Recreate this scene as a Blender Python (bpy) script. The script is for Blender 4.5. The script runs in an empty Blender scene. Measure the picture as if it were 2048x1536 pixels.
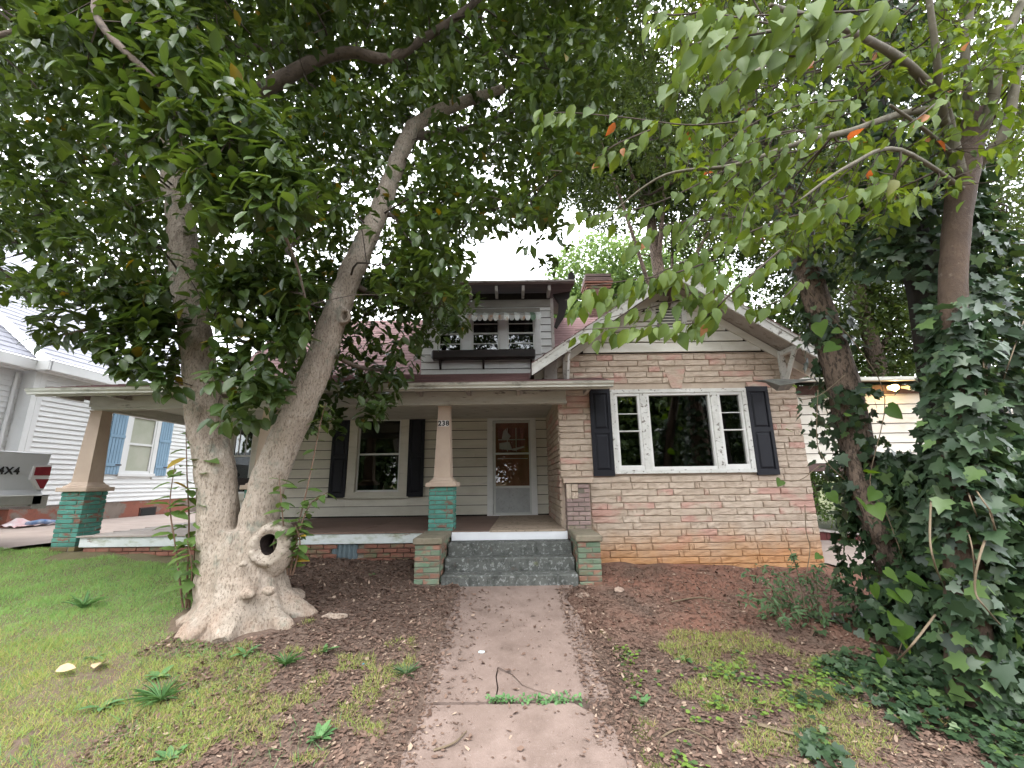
import bpy, bmesh, math, random
import numpy as np
from mathutils import Vector, Matrix, Euler

random.seed(7); rng = np.random.default_rng(7)
S = bpy.context.scene
C = S.collection
R = math.radians
ZC = 1.75                      # height of the lens above the zero level; all part coordinates below are relative to the lens

# ------------------------------------------------------------------ camera
PITCH, ROLL = math.atan(192.6/845.0), 0.0135
cam_d = bpy.data.cameras.new('camera'); cam = bpy.data.objects.new('camera', cam_d); C.objects.link(cam)
cam_d.sensor_width = 36.0; cam_d.lens = 36.0*845.0/2048.0; cam_d.clip_start = 0.05; cam_d.clip_end = 3000
cam.matrix_world = Matrix.Translation((0, 0, ZC)) @ Matrix.Rotation(R(90)+PITCH, 4, 'X') @ Matrix.Rotation(-ROLL, 4, 'Z')
S.camera = cam

# ------------------------------------------------------------------ sky, sun, exposure (bright overcast noon)
SUN_EL, SUN_AZ = R(62), R(205)
W = bpy.data.worlds.new('World'); S.world = W; W.use_nodes = True
wn, wl = W.node_tree.nodes, W.node_tree.links
wn.clear()
w_out = wn.new('ShaderNodeOutputWorld'); w_bg = wn.new('ShaderNodeBackground')
w_sky = wn.new('ShaderNodeTexSky'); w_sky.sky_type = 'NISHITA'; w_sky.sun_disc = False
w_sky.sun_elevation = SUN_EL; w_sky.sun_rotation = SUN_AZ; w_sky.dust_density = 4.0; w_sky.air_density = 1.0
w_tc = wn.new('ShaderNodeTexCoord'); w_noise = wn.new('ShaderNodeTexNoise'); w_noise.inputs['Scale'].default_value = 2.2
w_noise.inputs['Detail'].default_value = 6; w_noise.inputs['Roughness'].default_value = .55
w_ramp = wn.new('ShaderNodeValToRGB'); w_ramp.color_ramp.elements[0].position = .28; w_ramp.color_ramp.elements[1].position = .5
w_ramp.color_ramp.elements[0].color = (.35, .35, .35, 1)
w_mix = wn.new('ShaderNodeMix'); w_mix.data_type = 'RGBA'; w_mix.inputs['B'].default_value = (13.0, 13.4, 14.2, 1)
wl.new(w_tc.outputs['Generated'], w_noise.inputs['Vector']); wl.new(w_noise.outputs['Fac'], w_ramp.inputs['Fac'])
wl.new(w_ramp.outputs['Color'], w_mix.inputs['Factor']); wl.new(w_sky.outputs['Color'], w_mix.inputs['A'])
wl.new(w_mix.outputs['Result'], w_bg.inputs['Color']); w_bg.inputs['Strength'].default_value = 0.15
wl.new(w_bg.outputs['Background'], w_out.inputs['Surface'])
sun_d = bpy.data.lights.new('sun', 'SUN'); sun = bpy.data.objects.new('sun', sun_d); C.objects.link(sun)
sun_d.energy = 1.5; sun_d.angle = R(25); sun_d.color = (1, .97, .92)
sun.rotation_euler = (R(90)-SUN_EL, 0, R(180)-SUN_AZ)
V = S.view_settings; V.view_transform = 'Standard'; V.look = 'None'; V.gamma = 1; V.exposure = 1.55; V.use_curve_mapping = False
cy = S.cycles; cy.use_denoising = True; cy.max_bounces = 5; cy.diffuse_bounces = 3; cy.glossy_bounces = 3; cy.transparent_max_bounces = 10; cy.transmission_bounces = 3
cy.sample_clamp_indirect = 6; cy.use_adaptive_sampling = True; cy.adaptive_threshold = 0.02
try: cy.denoiser = 'OPENIMAGEDENOISE'
except Exception: pass

# ------------------------------------------------------------------ materials
def new_mat(name):
    m = bpy.data.materials.new(name); m.use_nodes = True
    n, l = m.node_tree.nodes, m.node_tree.links
    return m, n, l, n['Principled BSDF']
def rgba(c): return (c[0], c[1], c[2], 1)
def mixc(n, l, fac, a, b):
    x = n.new('ShaderNodeMix'); x.data_type = 'RGBA'
    for s, v in (('Factor', fac), ('A', a), ('B', b)):
        if hasattr(v, 'is_output'): l.new(v, x.inputs[s])
        else: x.inputs[s].default_value = v if s == 'Factor' else rgba(v)
    return x.outputs['Result']
def noise(n, l, vec, scale, detail=5, rough=.6, st=(1, 1, 1)):
    mp = n.new('ShaderNodeMapping'); mp.inputs['Scale'].default_value = st; l.new(vec, mp.inputs['Vector'])
    t = n.new('ShaderNodeTexNoise'); t.inputs['Scale'].default_value = scale; t.inputs['Detail'].default_value = detail
    t.inputs['Roughness'].default_value = rough; l.new(mp.outputs[0], t.inputs['Vector'])
    return t.outputs['Fac']
def ramp(n, l, fac, lo, hi, a=0.0, b=1.0):
    x = n.new('ShaderNodeMapRange'); x.inputs[1].default_value = lo; x.inputs[2].default_value = hi
    x.inputs[3].default_value = a; x.inputs[4].default_value = b; l.new(fac, x.inputs[0]); return x.outputs[0]
def mul(n, l, a, b, op='MULTIPLY'):
    x = n.new('ShaderNodeMath'); x.operation = op
    for i, v in enumerate((a, b)):
        if hasattr(v, 'is_output'): l.new(v, x.inputs[i])
        else: x.inputs[i].default_value = v
    return x.outputs[0]
def M(name, a, b=None, s=3.0, st=(1, 1, 1), rough=.75, layers=(), bump=None, rnd=0.0, spec=.3, metal=0.0, off=0.0):
    """paint / wood / stone: two tones broken by noise, stain layers (colour, noise scale, lo, hi, stretch, alpha, z-range), bump"""
    m, n, l, p = new_mat(name)
    g = n.new('ShaderNodeNewGeometry'); pos = g.outputs['Position']
    oi = n.new('ShaderNodeObjectInfo')
    if off:
        sc = n.new('ShaderNodeVectorMath'); sc.operation = 'ADD'; l.new(pos, sc.inputs[0])
        cb = n.new('ShaderNodeCombineXYZ'); l.new(mul(n, l, oi.outputs['Random'], off), cb.inputs[0]); l.new(mul(n, l, oi.outputs['Random'], off*.7), cb.inputs[2])
        l.new(cb.outputs[0], sc.inputs[1]); pos = sc.outputs[0]
    col = mixc(n, l, ramp(n, l, noise(n, l, pos, s, 5, .6, st), .3, .7), a, b or tuple(x*.8 for x in a))
    for L in layers:
        c, sc, lo, hi = L[:4]; stt = L[4] if len(L) > 4 else (1, 1, 1); al = L[5] if len(L) > 5 else 1.0; zr = L[6] if len(L) > 6 else None
        f = mul(n, l, ramp(n, l, noise(n, l, pos, sc, 6, .65, stt), lo, hi), al)
        if zr:
            sp = n.new('ShaderNodeSeparateXYZ'); l.new(g.outputs['Position'], sp.inputs[0])
            f = mul(n, l, f, ramp(n, l, sp.outputs[2], zr[0]+ZC, zr[1]+ZC, 1, 0))
        col = mixc(n, l, f, col, c)
    if rnd:
        hs = n.new('ShaderNodeHueSaturation'); l.new(col, hs.inputs['Color'])
        l.new(ramp(n, l, oi.outputs['Random'], 0, 1, 1-rnd, 1+rnd), hs.inputs['Value']); col = hs.outputs[0]
    l.new(col, p.inputs['Base Color']); p.inputs['Roughness'].default_value = rough
    p.inputs['Specular IOR Level'].default_value = spec; p.inputs['Metallic'].default_value = metal
    if bump:
        bs, bstr = bump[:2]; bst = bump[2] if len(bump) > 2 else (1, 1, 1)
        bn = n.new('ShaderNodeBump'); bn.inputs['Strength'].default_value = bstr; bn.inputs['Distance'].default_value = bump[3] if len(bump) > 3 else .01
        l.new(noise(n, l, pos, bs, 6, .65, bst), bn.inputs['Height']); l.new(bn.outputs[0], p.inputs['Normal'])
    return m
def leaf_mat(name, a, b, c=None, cf=.0, trans=.35, tcol=None, rough=.5, spec=.35):
    """leaf: colour differs from leaf to leaf (attribute rnd or the object's own random), light shines through"""
    m, n, l, p = new_mat(name)
    at = n.new('ShaderNodeAttribute'); at.attribute_name = 'rnd'; oi = n.new('ShaderNodeObjectInfo')
    r = mul(n, l, mul(n, l, at.outputs['Fac'], oi.outputs['Random'], 'ADD'), 1.0, 'FRACT')
    col = mixc(n, l, r, a, b)
    if c: col = mixc(n, l, ramp(n, l, mul(n, l, mul(n, l, r, 7.31), 1.0, 'FRACT'), 1-cf, 1-cf*.8), col, c)
    l.new(col, p.inputs['Base Color']); p.inputs['Roughness'].default_value = rough; p.inputs['Specular IOR Level'].default_value = spec
    t = n.new('ShaderNodeBsdfTranslucent')
    hs = n.new('ShaderNodeHueSaturation'); hs.inputs['Hue'].default_value = .472; hs.inputs['Saturation'].default_value = 1.15; hs.inputs['Value'].default_value = 1.55
    l.new(col, hs.inputs['Color']); l.new(hs.outputs[0], t.inputs['Color'])
    mx = n.new('ShaderNodeMixShader'); mx.inputs[0].default_value = trans
    l.new(p.outputs[0], mx.inputs[1]); l.new(t.outputs[0], mx.inputs[2]); l.new(mx.outputs[0], n['Material Output'].inputs['Surface'])
    return m
def glass_mat(name, tint=(.55, .6, .58), rough=.015, boost=0.0, refl=1.7):
    m, n, l, p = new_mat(name)
    gl = n.new('ShaderNodeBsdfGlossy'); gl.inputs['Roughness'].default_value = rough; gl.inputs['Color'].default_value = (1, 1, 1, 1)
    tr = n.new('ShaderNodeBsdfTransparent'); tr.inputs['Color'].default_value = rgba(tint)
    fr = n.new('ShaderNodeFresnel'); fr.inputs['IOR'].default_value = 1.55
    mx = n.new('ShaderNodeMixShader'); l.new(mul(n, l, mul(n, l, fr.outputs[0], refl), boost, 'ADD'), mx.inputs[0])
    l.new(tr.outputs[0], mx.inputs[1]); l.new(gl.outputs[0], mx.inputs[2]); l.new(mx.outputs[0], n['Material Output'].inputs['Surface'])
    return m

# ------------------------------------------------------------------ mesh helpers
class MB:
    def __init__(s): s.v = []; s.f = []; s.m = []
    def add(s, vs, fs, mi=0):
        o = len(s.v); s.v.extend([tuple(map(float, x)) for x in vs])
        for f in fs: s.f.append(tuple(i+o for i in f)); s.m.append(mi)
        return s
    def box(s, x0, x1, y0, y1, z0, z1, c=0.0, mi=0):
        if c <= 0:
            vs = [(x, y, z) for x in (x0, x1) for y in (y0, y1) for z in (z0, z1)]
            return s.add(vs, [(0, 1, 3, 2), (4, 6, 7, 5), (0, 4, 5, 1), (2, 3, 7, 6), (0, 2, 6, 4), (1, 5, 7, 3)], mi)
        X, Y, Z = (x0, x1), (y0, y1), (z0, z1); vs = []; idx = {}
        for i in (0, 1):
            for j in (0, 1):
                for k in (0, 1):
                    sx, sy, sz = (c, -c)[i], (c, -c)[j], (c, -c)[k]
                    for a in range(3):
                        p = [X[i]+sx, Y[j]+sy, Z[k]+sz]; p[a] = (X[i], Y[j], Z[k])[a]
                        idx[(i, j, k, a)] = len(vs); vs.append(tuple(p))
        I = idx; fs = []
        for a in range(3):
            b, d = [(1, 2), (2, 0), (0, 1)][a]
            for e in (0, 1):
                q = []
                for u, w in ((0, 0), (1, 0), (1, 1), (0, 1)):
                    t = [0, 0, 0]; t[a] = e; t[b] = u; t[d] = w; q.append(I[(t[0], t[1], t[2], a)])
                fs.append(tuple(q) if e else tuple(reversed(q)))
        for a in range(3):
            b, d = [(1, 2), (2, 0), (0, 1)][a]
            for u in (0, 1):
                for w in (0, 1):
                    t0 = [0, 0, 0]; t1 = [0, 0, 0]; t0[b] = t1[b] = u; t0[d] = t1[d] = w; t1[a] = 1
                    q = (I[(*t0, b)], I[(*t1, b)], I[(*t1, d)], I[(*t0, d)]); fs.append(q if (u == w) else tuple(reversed(q)))
        for i in (0, 1):
            for j in (0, 1):
                for k in (0, 1):
                    q = (I[(i, j, k, 0)], I[(i, j, k, 1)], I[(i, j, k, 2)]); fs.append(q if (i+j+k) % 2 else tuple(reversed(q)))
        return s.add(vs, fs, mi)
    def prism(s, poly, axis, a0, a1, mi=0):
        """poly = 2D points in the two other axes (in x,y,z order), extruded along axis"""
        n = len(poly); vs = []
        for a in (a0, a1):
            for u, w in poly:
                vs.append({'x': (a, u, w), 'y': (u, a, w), 'z': (u, w, a)}[axis])
        fs = [tuple(range(n)), tuple(range(2*n-1, n-1, -1))]+[(i, i+n, (i+1) % n+n, (i+1) % n) for i in range(n)]
        return s.add(vs, fs, mi)
    def tube(s, pts, rads, sides=6, cap=True, mi=0, wob=0.0):
        P = [Vector(p) for p in pts]; n = len(P)
        if not hasattr(rads, '__len__'): rads = [rads]*n
        t = [(P[min(i+1, n-1)]-P[max(i-1, 0)]).normalized() for i in range(n)]
        ref = Vector((1, 0, 0)) if abs(t[0].x) < .8 else Vector((0, 1, 0)); u = (ref-t[0]*ref.dot(t[0])).normalized(); vs = []
        for i in range(n):
            u = (u-t[i]*u.dot(t[i])).normalized(); w = t[i].cross(u)
            for k in range(sides):
                a = 2*math.pi*k/sides; r = rads[i]*(1+(random.uniform(-wob, wob) if wob else 0))
                vs.append(P[i]+(u*math.cos(a)+w*math.sin(a))*r)
        fs = [(i*sides+k, i*sides+(k+1) % sides, (i+1)*sides+(k+1) % sides, (i+1)*sides+k) for i in range(n-1) for k in range(sides)]
        if cap: fs += [tuple(reversed(range(sides))), tuple(range((n-1)*sides, n*sides))]
        return s.add(vs, fs, mi)
    def mesh(s, name, mats, smooth=False):
        me = bpy.data.meshes.new(name); me.from_pydata(s.v, [], s.f); me.update()
        for m in (mats if isinstance(mats, (list, tuple)) else [mats]): me.materials.append(m)
        if any(s.m): me.polygons.foreach_set('material_index', s.m)
        if smooth: me.polygons.foreach_set('use_smooth', [True]*len(me.polygons))
        return me
WL = {}
def put(name, data, parent=None, loc=(0, 0, 0), rot=None, scale=None):
    """link an object; loc is relative to the lens, parents only ever carry a translation"""
    o = bpy.data.objects.new(name, data); C.objects.link(o)
    w = Vector(loc)+Vector((0, 0, ZC)); WL[o.name] = w
    if parent is not None: o.parent = parent; o.location = w-WL[parent.name]
    else: o.location = w
    if rot: o.rotation_euler = rot
    if scale: o.scale = scale
    return o
def tag(o, label=None, cat=None, group=None, kind=None):
    for k, v in (('label', label), ('category', cat), ('group', group), ('kind', kind)):
        if v: o[k] = v
    return o
def thing(name, loc, label, cat, group=None): return tag(put(name, None, None, loc), label, cat, group)
def part(name, mb, mat, parent, smooth=False, label=None):
    o = put(name, mb.mesh(name, mat, smooth), parent)
    if label: o['label'] = label
    return o
def pbox(name, parent, mat, x0, x1, y0, y1, z0, z1, c=.004, label=None): return part(name, MB().box(x0, x1, y0, y1, z0, z1, c), mat, parent, label=label)
def piece(name, me, parent, loc, scale=(1, 1, 1), rot=None): return put(name, me, parent, loc, rot, scale)
def spans(a, b, holes):
    out = []; cur = a
    for h0, h1 in sorted(holes):
        if h0 > cur: out.append((cur, min(h0, b)))
        cur = max(cur, h1)
    if cur < b: out.append((cur, b))
    return [(p, q) for p, q in out if q-p > .015]

# perspective of this lens, used to keep foliage out of the gaps the tree really has
def proj(P):
    P = np.atleast_2d(np.asarray(P, float)); cp, sp = math.cos(PITCH), math.sin(PITCH)
    d = P[:, 1]*cp+P[:, 2]*sp; h = -P[:, 1]*sp+P[:, 2]*cp; d = np.where(d < .05, .05, d)
    u, v = 845*P[:, 0]/d, 845*h/d; c, s_ = math.cos(ROLL), math.sin(ROLL)
    return np.stack([1024+c*u-s_*v, 768-(s_*u+c*v)], 1), d
def at(x, y, Y):
    """point on the sight line of photo position x, y at distance Y"""
    u, v = x-1024.0, 768.0-y; c, s_ = math.cos(ROLL), math.sin(ROLL); u, v = c*u+s_*v, -s_*u+c*v
    cp, sp = math.cos(PITCH), math.sin(PITCH); d = (u/845, cp-v/845*sp, sp+v/845*cp)
    return Vector((d[0], d[1], d[2]))*(Y/d[1])
def inpoly(pts, poly):
    x, y = pts[:, 0], pts[:, 1]; r = np.zeros(len(pts), bool); n = len(poly)
    for i in range(n):
        (x0, y0), (x1, y1) = poly[i], poly[(i+1) % n]
        k = ((y0 > y) != (y1 > y)) & (x < (x1-x0)*(y-y0)/(y1-y0+1e-9)+x0); r ^= k
    return r
def gz(x, y):
    """lie of the land"""
    x = np.asarray(x, float); y = np.asarray(y, float); d = np.clip(6.83-y, 0, None)
    return -1.22-.035*np.clip(x, -11, 8)-.15*np.minimum(d, 4.6)-.03*np.clip(d-4.6, 0, 6)

# ------------------------------------------------------------------ leaves
def T_oval(w=.26, tip=.0, fold=.07, droop=.18):
    """pointed oval leaf along +Y, 8 triangles"""
    z = lambda t: -droop*t*t
    v = [(0, 0, 0), (-w*.72, .22, fold+z(.22)), (w*.72, .22, fold+z(.22)), (-w, .55, fold+z(.55)), (w, .55, fold+z(.55)), (0, .25, z(.25)), (0, .6, z(.6)), (0, 1+tip, z(1+tip)),
         (-w*.55, .84, fold*.6+z(.84)), (w*.55, .84, fold*.6+z(.84))]
    f = [(0, 2, 5), (0, 5, 1), (5, 2, 4), (5, 4, 6), (1, 5, 6), (1, 6, 3), (6, 4, 9), (6, 9, 7), (3, 6, 8), (8, 6, 7)]
    return np.array(v), f
def T_diamond(w=.3, fold=.06, droop=.15):
    return np.array([(0, 0, 0), (-w, .5, fold), (w, .5, fold), (0, 1, -droop)]), [(0, 2, 3), (0, 3, 1)]
def T_mid(w=.26, fold=.07, droop=.2):
    return np.array([(0, 0, 0), (-w, .45, fold), (w, .45, fold), (0, .5, -.05), (-w*.6, .8, fold*.5-.1), (w*.6, .8, fold*.5-.1), (0, 1, -droop)]), [(0, 2, 3), (0, 3, 1), (3, 2, 5), (3, 5, 6), (1, 3, 4), (4, 3, 6)]
def T_ivy():
    out = [(0, 0), (-.26, -.12), (-.52, .14), (-.33, .32), (-.44, .58), (-.19, .6), (0, 1), (.19, .6), (.44, .58), (.33, .32), (.52, .14), (.26, -.12)]
    v = [(x, y, .10*abs(x)-.12*y*y) for x, y in out]+[(0, .35, -.02)]
    return np.array(v), [(12, (i+1) % 12, i) for i in range(12)]
def T_heart():
    out = [(0, 0), (-.22, -.12), (-.44, .02), (-.46, .32), (-.26, .7), (0, 1.02), (.26, .7), (.46, .32), (.44, .02), (.22, -.12)]
    v = [(x, y, .16*abs(x)-.15*y*y) for x, y in out]+[(0, .4, -.03)]
    return np.array(v), [(10, (i+1) % 10, i) for i in range(10)]
def T_round():
    out = [(0, .05)]+[(.5*math.sin(a), .5-.5*math.cos(a)) for a in [R(k) for k in (40, 90, 140, 180, 220, 270, 320)]]
    return np.array([(x, y, .25*(x*x)) for x, y in out]), [(0, i, i+1) for i in range(1, 7)]
def frames(d, nrm):
    d = d/np.maximum(np.linalg.norm(d, axis=1, keepdims=True), 1e-6)
    s_ = np.cross(d, nrm); ln = np.linalg.norm(s_, axis=1, keepdims=True); s_ = np.where(ln < 1e-4, [1., 0, 0], s_/np.maximum(ln, 1e-6))
    n_ = np.cross(s_, d); return s_, d, n_
def scatter_mesh(name, tmpl, pos, d, nrm, size, mats, wid=None, rn=None):
    v, f = tmpl; n = len(pos); s_, d, n_ = frames(d, nrm); size = np.broadcast_to(np.asarray(size, float), (n,)); wd = np.ones(n) if wid is None else wid
    co = pos[:, None, :]+size[:, None, None]*(v[None, :, 0:1]*wd[:, None, None]*s_[:, None, :]+v[None, :, 1:2]*d[:, None, :]+v[None, :, 2:3]*n_[:, None, :])
    k = len(v); tri = np.array([t for t in f]); F = (tri[None]+(np.arange(n)*k)[:, None, None]).reshape(-1, 3)
    me = bpy.data.meshes.new(name); me.vertices.add(n*k); me.vertices.foreach_set('co', co.reshape(-1).astype(np.float32))
    me.loops.add(F.size); me.loops.foreach_set('vertex_index', F.reshape(-1).astype(np.int32))
    me.polygons.add(len(F)); me.polygons.foreach_set('loop_start', np.arange(0, F.size, 3, dtype=np.int32)); me.polygons.foreach_set('loop_total', np.full(len(F), 3, np.int32))
    a = me.attributes.new('rnd', 'FLOAT', 'POINT'); r = rng.random(n) if rn is None else rn
    a.data.foreach_set('value', np.repeat(r, k).astype(np.float32))
    me.materials.append(mats); me.polygons.foreach_set('use_smooth', np.ones(len(F), bool)); me.update(calc_edges=True); return me
def leaf_objects(me, parent, pos, d, nrm, size, wid=None):
    s_, d, n_ = frames(d, nrm); size = np.broadcast_to(np.asarray(size, float), (len(pos),))
    for i in range(len(pos)):
        m = Matrix((s_[i]*(1 if wid is None else wid[i]), d[i], n_[i])).transposed()*size[i]
        o = bpy.data.objects.new('leaf', me); C.objects.link(o); o.parent = parent
        o.matrix_local = Matrix.Translation(Vector(pos[i])+Vector((0, 0, ZC))-WL[parent.name]) @ m.to_4x4()
def tmpl_mesh(name, tmpl, mat):
    me = bpy.data.meshes.new(name); me.from_pydata([tuple(x) for x in tmpl[0]], [], tmpl[1]); me.materials.append(mat)
    me.polygons.foreach_set('use_smooth', [True]*len(me.polygons)); me.update(); return me
def foliage(name, parent, tmpl, pos, d, nrm, size, mat, nobj=250, wid=None):
    """the leaves that show largest become leaf objects of their own, the rest one mass"""
    pos, d, nrm = map(lambda a: np.asarray(a, float), (pos, d, nrm)); size = np.broadcast_to(np.asarray(size, float), (len(pos),))
    p, dep = proj(pos); inside = (p[:, 0] > 0) & (p[:, 0] < 2048) & (p[:, 1] > 0) & (p[:, 1] < 1536)
    sc = np.where(inside, size/dep, 0); order = np.argsort(-sc)[:nobj]; m = np.ones(len(pos), bool); m[order] = False
    if nobj: leaf_objects(tmpl_mesh('leaf', tmpl, mat), parent, pos[order], d[order], nrm[order], size[order], None if wid is None else wid[order])
    o = put(name, scatter_mesh(name, tmpl, pos[m], d[m], nrm[m], size[m], mat, None if wid is None else wid[m]), parent); o['kind'] = 'stuff'
    return o
def rdir(n):
    a = rng.normal(size=(n, 3)); return a/np.linalg.norm(a, axis=1, keepdims=True)
def bez(pts, k=6):
    """smooth line through points"""
    P = [Vector(p) for p in pts]; out = []
    for i in range(len(P)-1):
        p0, p1, p2, p3 = P[max(i-1, 0)], P[i], P[i+1], P[min(i+2, len(P)-1)]
        for j in range(k):
            t = j/k; out.append(.5*((2*p1)+(p2-p0)*t+(2*p0-5*p1+4*p2-p3)*t*t+(3*p1-p0-3*p2+p3)*t*t*t))
    return out+[P[-1]]
def lerp_list(a, n): return list(np.interp(np.linspace(0, 1, n), np.linspace(0, 1, len(a)), a))
# ================================================================== materials of the houses
GRIME = (.07, .06, .045)
m_siding = M('aluminium siding', (.64, .61, .52), (.54, .515, .43), 1.6, (.5, 1, 2), .6, [(GRIME, 5, .55, .9, (.4, 1, 3), .45), ((.30, .26, .16), 1.1, .5, .85, (1, 1, 1), .4)], (14, .15), rnd=.05, off=20)
m_gable = M('weathered white siding', (.70, .68, .61), (.58, .56, .49), 2, (.5, 1, 2), .6, [((.06, .05, .04), 14, .67, .73, (1.6, 1, .5), .75), ((.33, .28, .18), 2.3, .5, .8, (.6, 1, 2), .5)], (14, .15), rnd=.05, off=20)
m_dormer = M('dormer siding', (.60, .61, .60), (.52, .52, .50), 2, (.5, 1, 2), .6, [(GRIME, 4, .6, .95, (1, 1, 1), .35)], (14, .12), rnd=.05, off=20)
m_white = M('white trim paint', (.70, .70, .68), (.60, .60, .57), 3, (1, 1, 1), .5, [(GRIME, 7, .64, .8, (1, 1, .6), .5)], (20, .15))
m_peel = M('peeling white paint', (.66, .66, .63), (.52, .52, .48), 3, (1, 1, 1), .7, [((.16, .14, .12), 13, .57, .63, (1, 1, 1.4), .95), (GRIME, 2.2, .55, .85, (1, 1, 1), .5)], (24, .5))
m_skirt = M('mossy white board', (.60, .63, .62), (.48, .52, .5), 3, (1, 1, 1), .7, [((.17, .19, .06), 6, .5, .72, (.7, 1, 1.5), .75), ((.20, .12, .09), 4.5, .62, .66, (.5, 1, 2), .8)], (24, .3))
m_board = M('fresh white board', (.74, .75, .77), (.66, .67, .69), 3, (1, 1, 1), .6, [((.12, .09, .06), 9, .68, .74, (.5, 1, 2), .8)], (24, .2))
m_beam = M('weathered beam paint', (.54, .53, .48), (.43, .42, .37), 2.5, (.5, 1, 2), .75, [((.09, .075, .06), 9, .60, .7, (.5, 1, 2.2), .85), ((.22, .16, .12), 3, .55, .8, (.6, 1, 2), .5)], (18, .4))
m_gutter = M('gutter', (.60, .60, .54), (.5, .5, .44), 3, (.5, 1, 1), .5, [((.06, .05, .035), 8, .53, .72, (.35, 1, 1), .8), ((.25, .27, .14), 3, .5, .8, (.5, 1, 1), .4)], None)
m_sofwood = M('brown soffit wood', (.13, .085, .075), (.08, .055, .05), 4, (.3, 1, 1), .8, [((.35, .32, .28), 6, .62, .75, (.4, 1, 1), .4)], (20, .4))
m_rafter = M('rafter paint', (.42, .39, .36), (.3, .27, .25), 4, (1, 1, 1), .8, [((.12, .09, .07), 9, .55, .7, (1, 1, 1), .8)], (20, .4))
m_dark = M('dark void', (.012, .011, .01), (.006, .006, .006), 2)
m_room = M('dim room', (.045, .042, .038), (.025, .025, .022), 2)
m_black = M('black shutter', (.010, .011, .016), (.013, .014, .019), 3, rough=.55, spec=.25, bump=(60, .05))
m_red = M('red asphalt shingle', (.20, .115, .11), (.13, .075, .072), 9, (.5, 1, 1), .9, [((.045, .035, .03), 7, .5, .75, (.4, 1, 1), .75), ((.32, .2, .19), 22, .6, .8, (1, 1, 1), .5)], (60, .6), rnd=.14, off=9)
m_redup = M('pink shingle', (.27, .165, .16), (.19, .115, .115), 9, (.5, 1, 1), .9, [((.07, .04, .04), 9, .6, .8, (.4, 1, 1), .6)], (60, .6), rnd=.1, off=9)
m_tan = M('tan stucco column', (.50, .395, .31), (.44, .34, .265), 4, (1, 1, 1), .8, [((.30, .21, .13), 3, .6, .85, (1, 1, .5), .4), ((.20, .18, .12), 9, .66, .8, (1, 1, .6), .35)], (120, .3))
m_teal = M('teal painted brick', (.065, .21, .165), (.10, .29, .24), 8, (1, 1, 1), .75, [((.20, .085, .06), 6, .54, .62, (.6, .6, 1.4), .95), ((.30, .33, .28), 16, .62, .72, (1, 1, 1), .6), ((.05, .09, .05), 5, .55, .75, (1, 1, 1), .55)], (70, .4), rnd=.18, off=13)
m_tealold = M('mossy teal brick', (.10, .17, .11), (.17, .20, .14), 7, (1, 1, 1), .85, [((.24, .12, .085), 4.2, .47, .56, (.6, .6, 1.4), .92), ((.08, .09, .04), 6, .55, .75, (1, 1, 1), .6)], (70, .5), rnd=.2, off=13)
m_brick = M('foundation brick', (.24, .105, .07), (.16, .075, .055), 6, (1, 1, 1), .85, [((.08, .14, .075), 3.2, .52, .66, (.5, 1, 1), .85)], (70, .5), rnd=.18, off=13)
m_brickbase = M('mossy brown brick', (.17, .13, .06), (.13, .10, .05), 6, (1, 1, 1), .85, [((.19, .20, .04), 4, .5, .7, (1, 1, 1), .5)], (70, .5), rnd=.15, off=13)
m_mauve = M('faded mauve brick', (.32, .235, .215), (.25, .18, .165), 7, (1, 1, 1), .85, [((.42, .37, .30), 9, .55, .7, (1, 1, 1), .6), ((.12, .14, .05), 5, .5, .7, (1, 1, 1), .7, (-.75, -.35))], (70, .5), rnd=.14, off=13)
m_mortar = M('mortar', (.22, .20, .16), (.15, .135, .105), 12, bump=(80, .4))
m_capstone = M('cast stone cap', (.24, .205, .15), (.17, .15, .11), 8, (1, 1, 1), .9, [((.10, .12, .055), 4, .5, .7, (1, 1, 1), .5), ((.36, .34, .30), 28, .63, .72, (1, 1, 1), .5)], (90, .5))
m_conc = M('old step concrete', (.115, .12, .108), (.07, .074, .068), 5, (1, 1, 1), .9, [((.33, .34, .33), 20, .53, .63, (1, 1, 1), .65), ((.025, .027, .024), 9, .50, .66, (1, 1, .7), .75), ((.10, .11, .03), 5, .62, .72, (1, 1, 1), .8), ((.12, .07, .05), 8, .6, .75, (1, 1, 1), .5)], (60, .6))
m_ply_brown = M('brown painted plywood', (.185, .12, .095), (.135, .09, .07), 3, (.5, 1, 1), .7, [((.07, .05, .04), 7, .6, .75, (1, 1, 1), .6), ((.28, .22, .18), 4, .6, .85, (1, .5, 1), .4)], (40, .2))
m_ply_tan = M('bare plywood', (.38, .30, .23), (.29, .23, .17), 3, (.5, 1, 1), .8, [((.06, .045, .03), 11, .54, .66, (1, 1, 1), .85)], (40, .3))
m_ply_gray = M('worn grey boards', (.42, .37, .33), (.33, .28, .25), 3, (.4, 1, 1), .8, [((.16, .11, .09), 6, .55, .72, (.5, 1, 1), .6)], (40, .3))
m_alum = M('grey aluminium', (.52, .53, .50), (.45, .46, .43), 4, (1, 1, 1), .42, [(GRIME, 8, .62, .8, (1, 1, 1), .4)], None, metal=.2)
m_kick = M('brushed kick panel', (.38, .39, .38), (.31, .32, .31), 6, (1, 1, 1), .5, [((.16, .15, .14), 14, .55, .75, (1, 1, 1), .5)], (40, .2), metal=.3)
m_wood = M('red brown door', (.36, .155, .09), (.26, .11, .065), 4, (3, 1, .5), .6, [((.06, .03, .02), 9, .62, .8, (3, 1, .4), .5)], (50, .2, (3, 1, .4)))
m_pink = M('rose curtain', (.42, .20, .18), (.30, .13, .12), 5, (2, 1, .4), .9)
m_paper = M('torn white paper', (.75, .74, .72), (.6, .6, .58), 6)
m_boxwood = M('dark flower box', (.022, .014, .012), (.012, .009, .008), 5, (.3, 1, 1), .55, bump=(20, .2))
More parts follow.
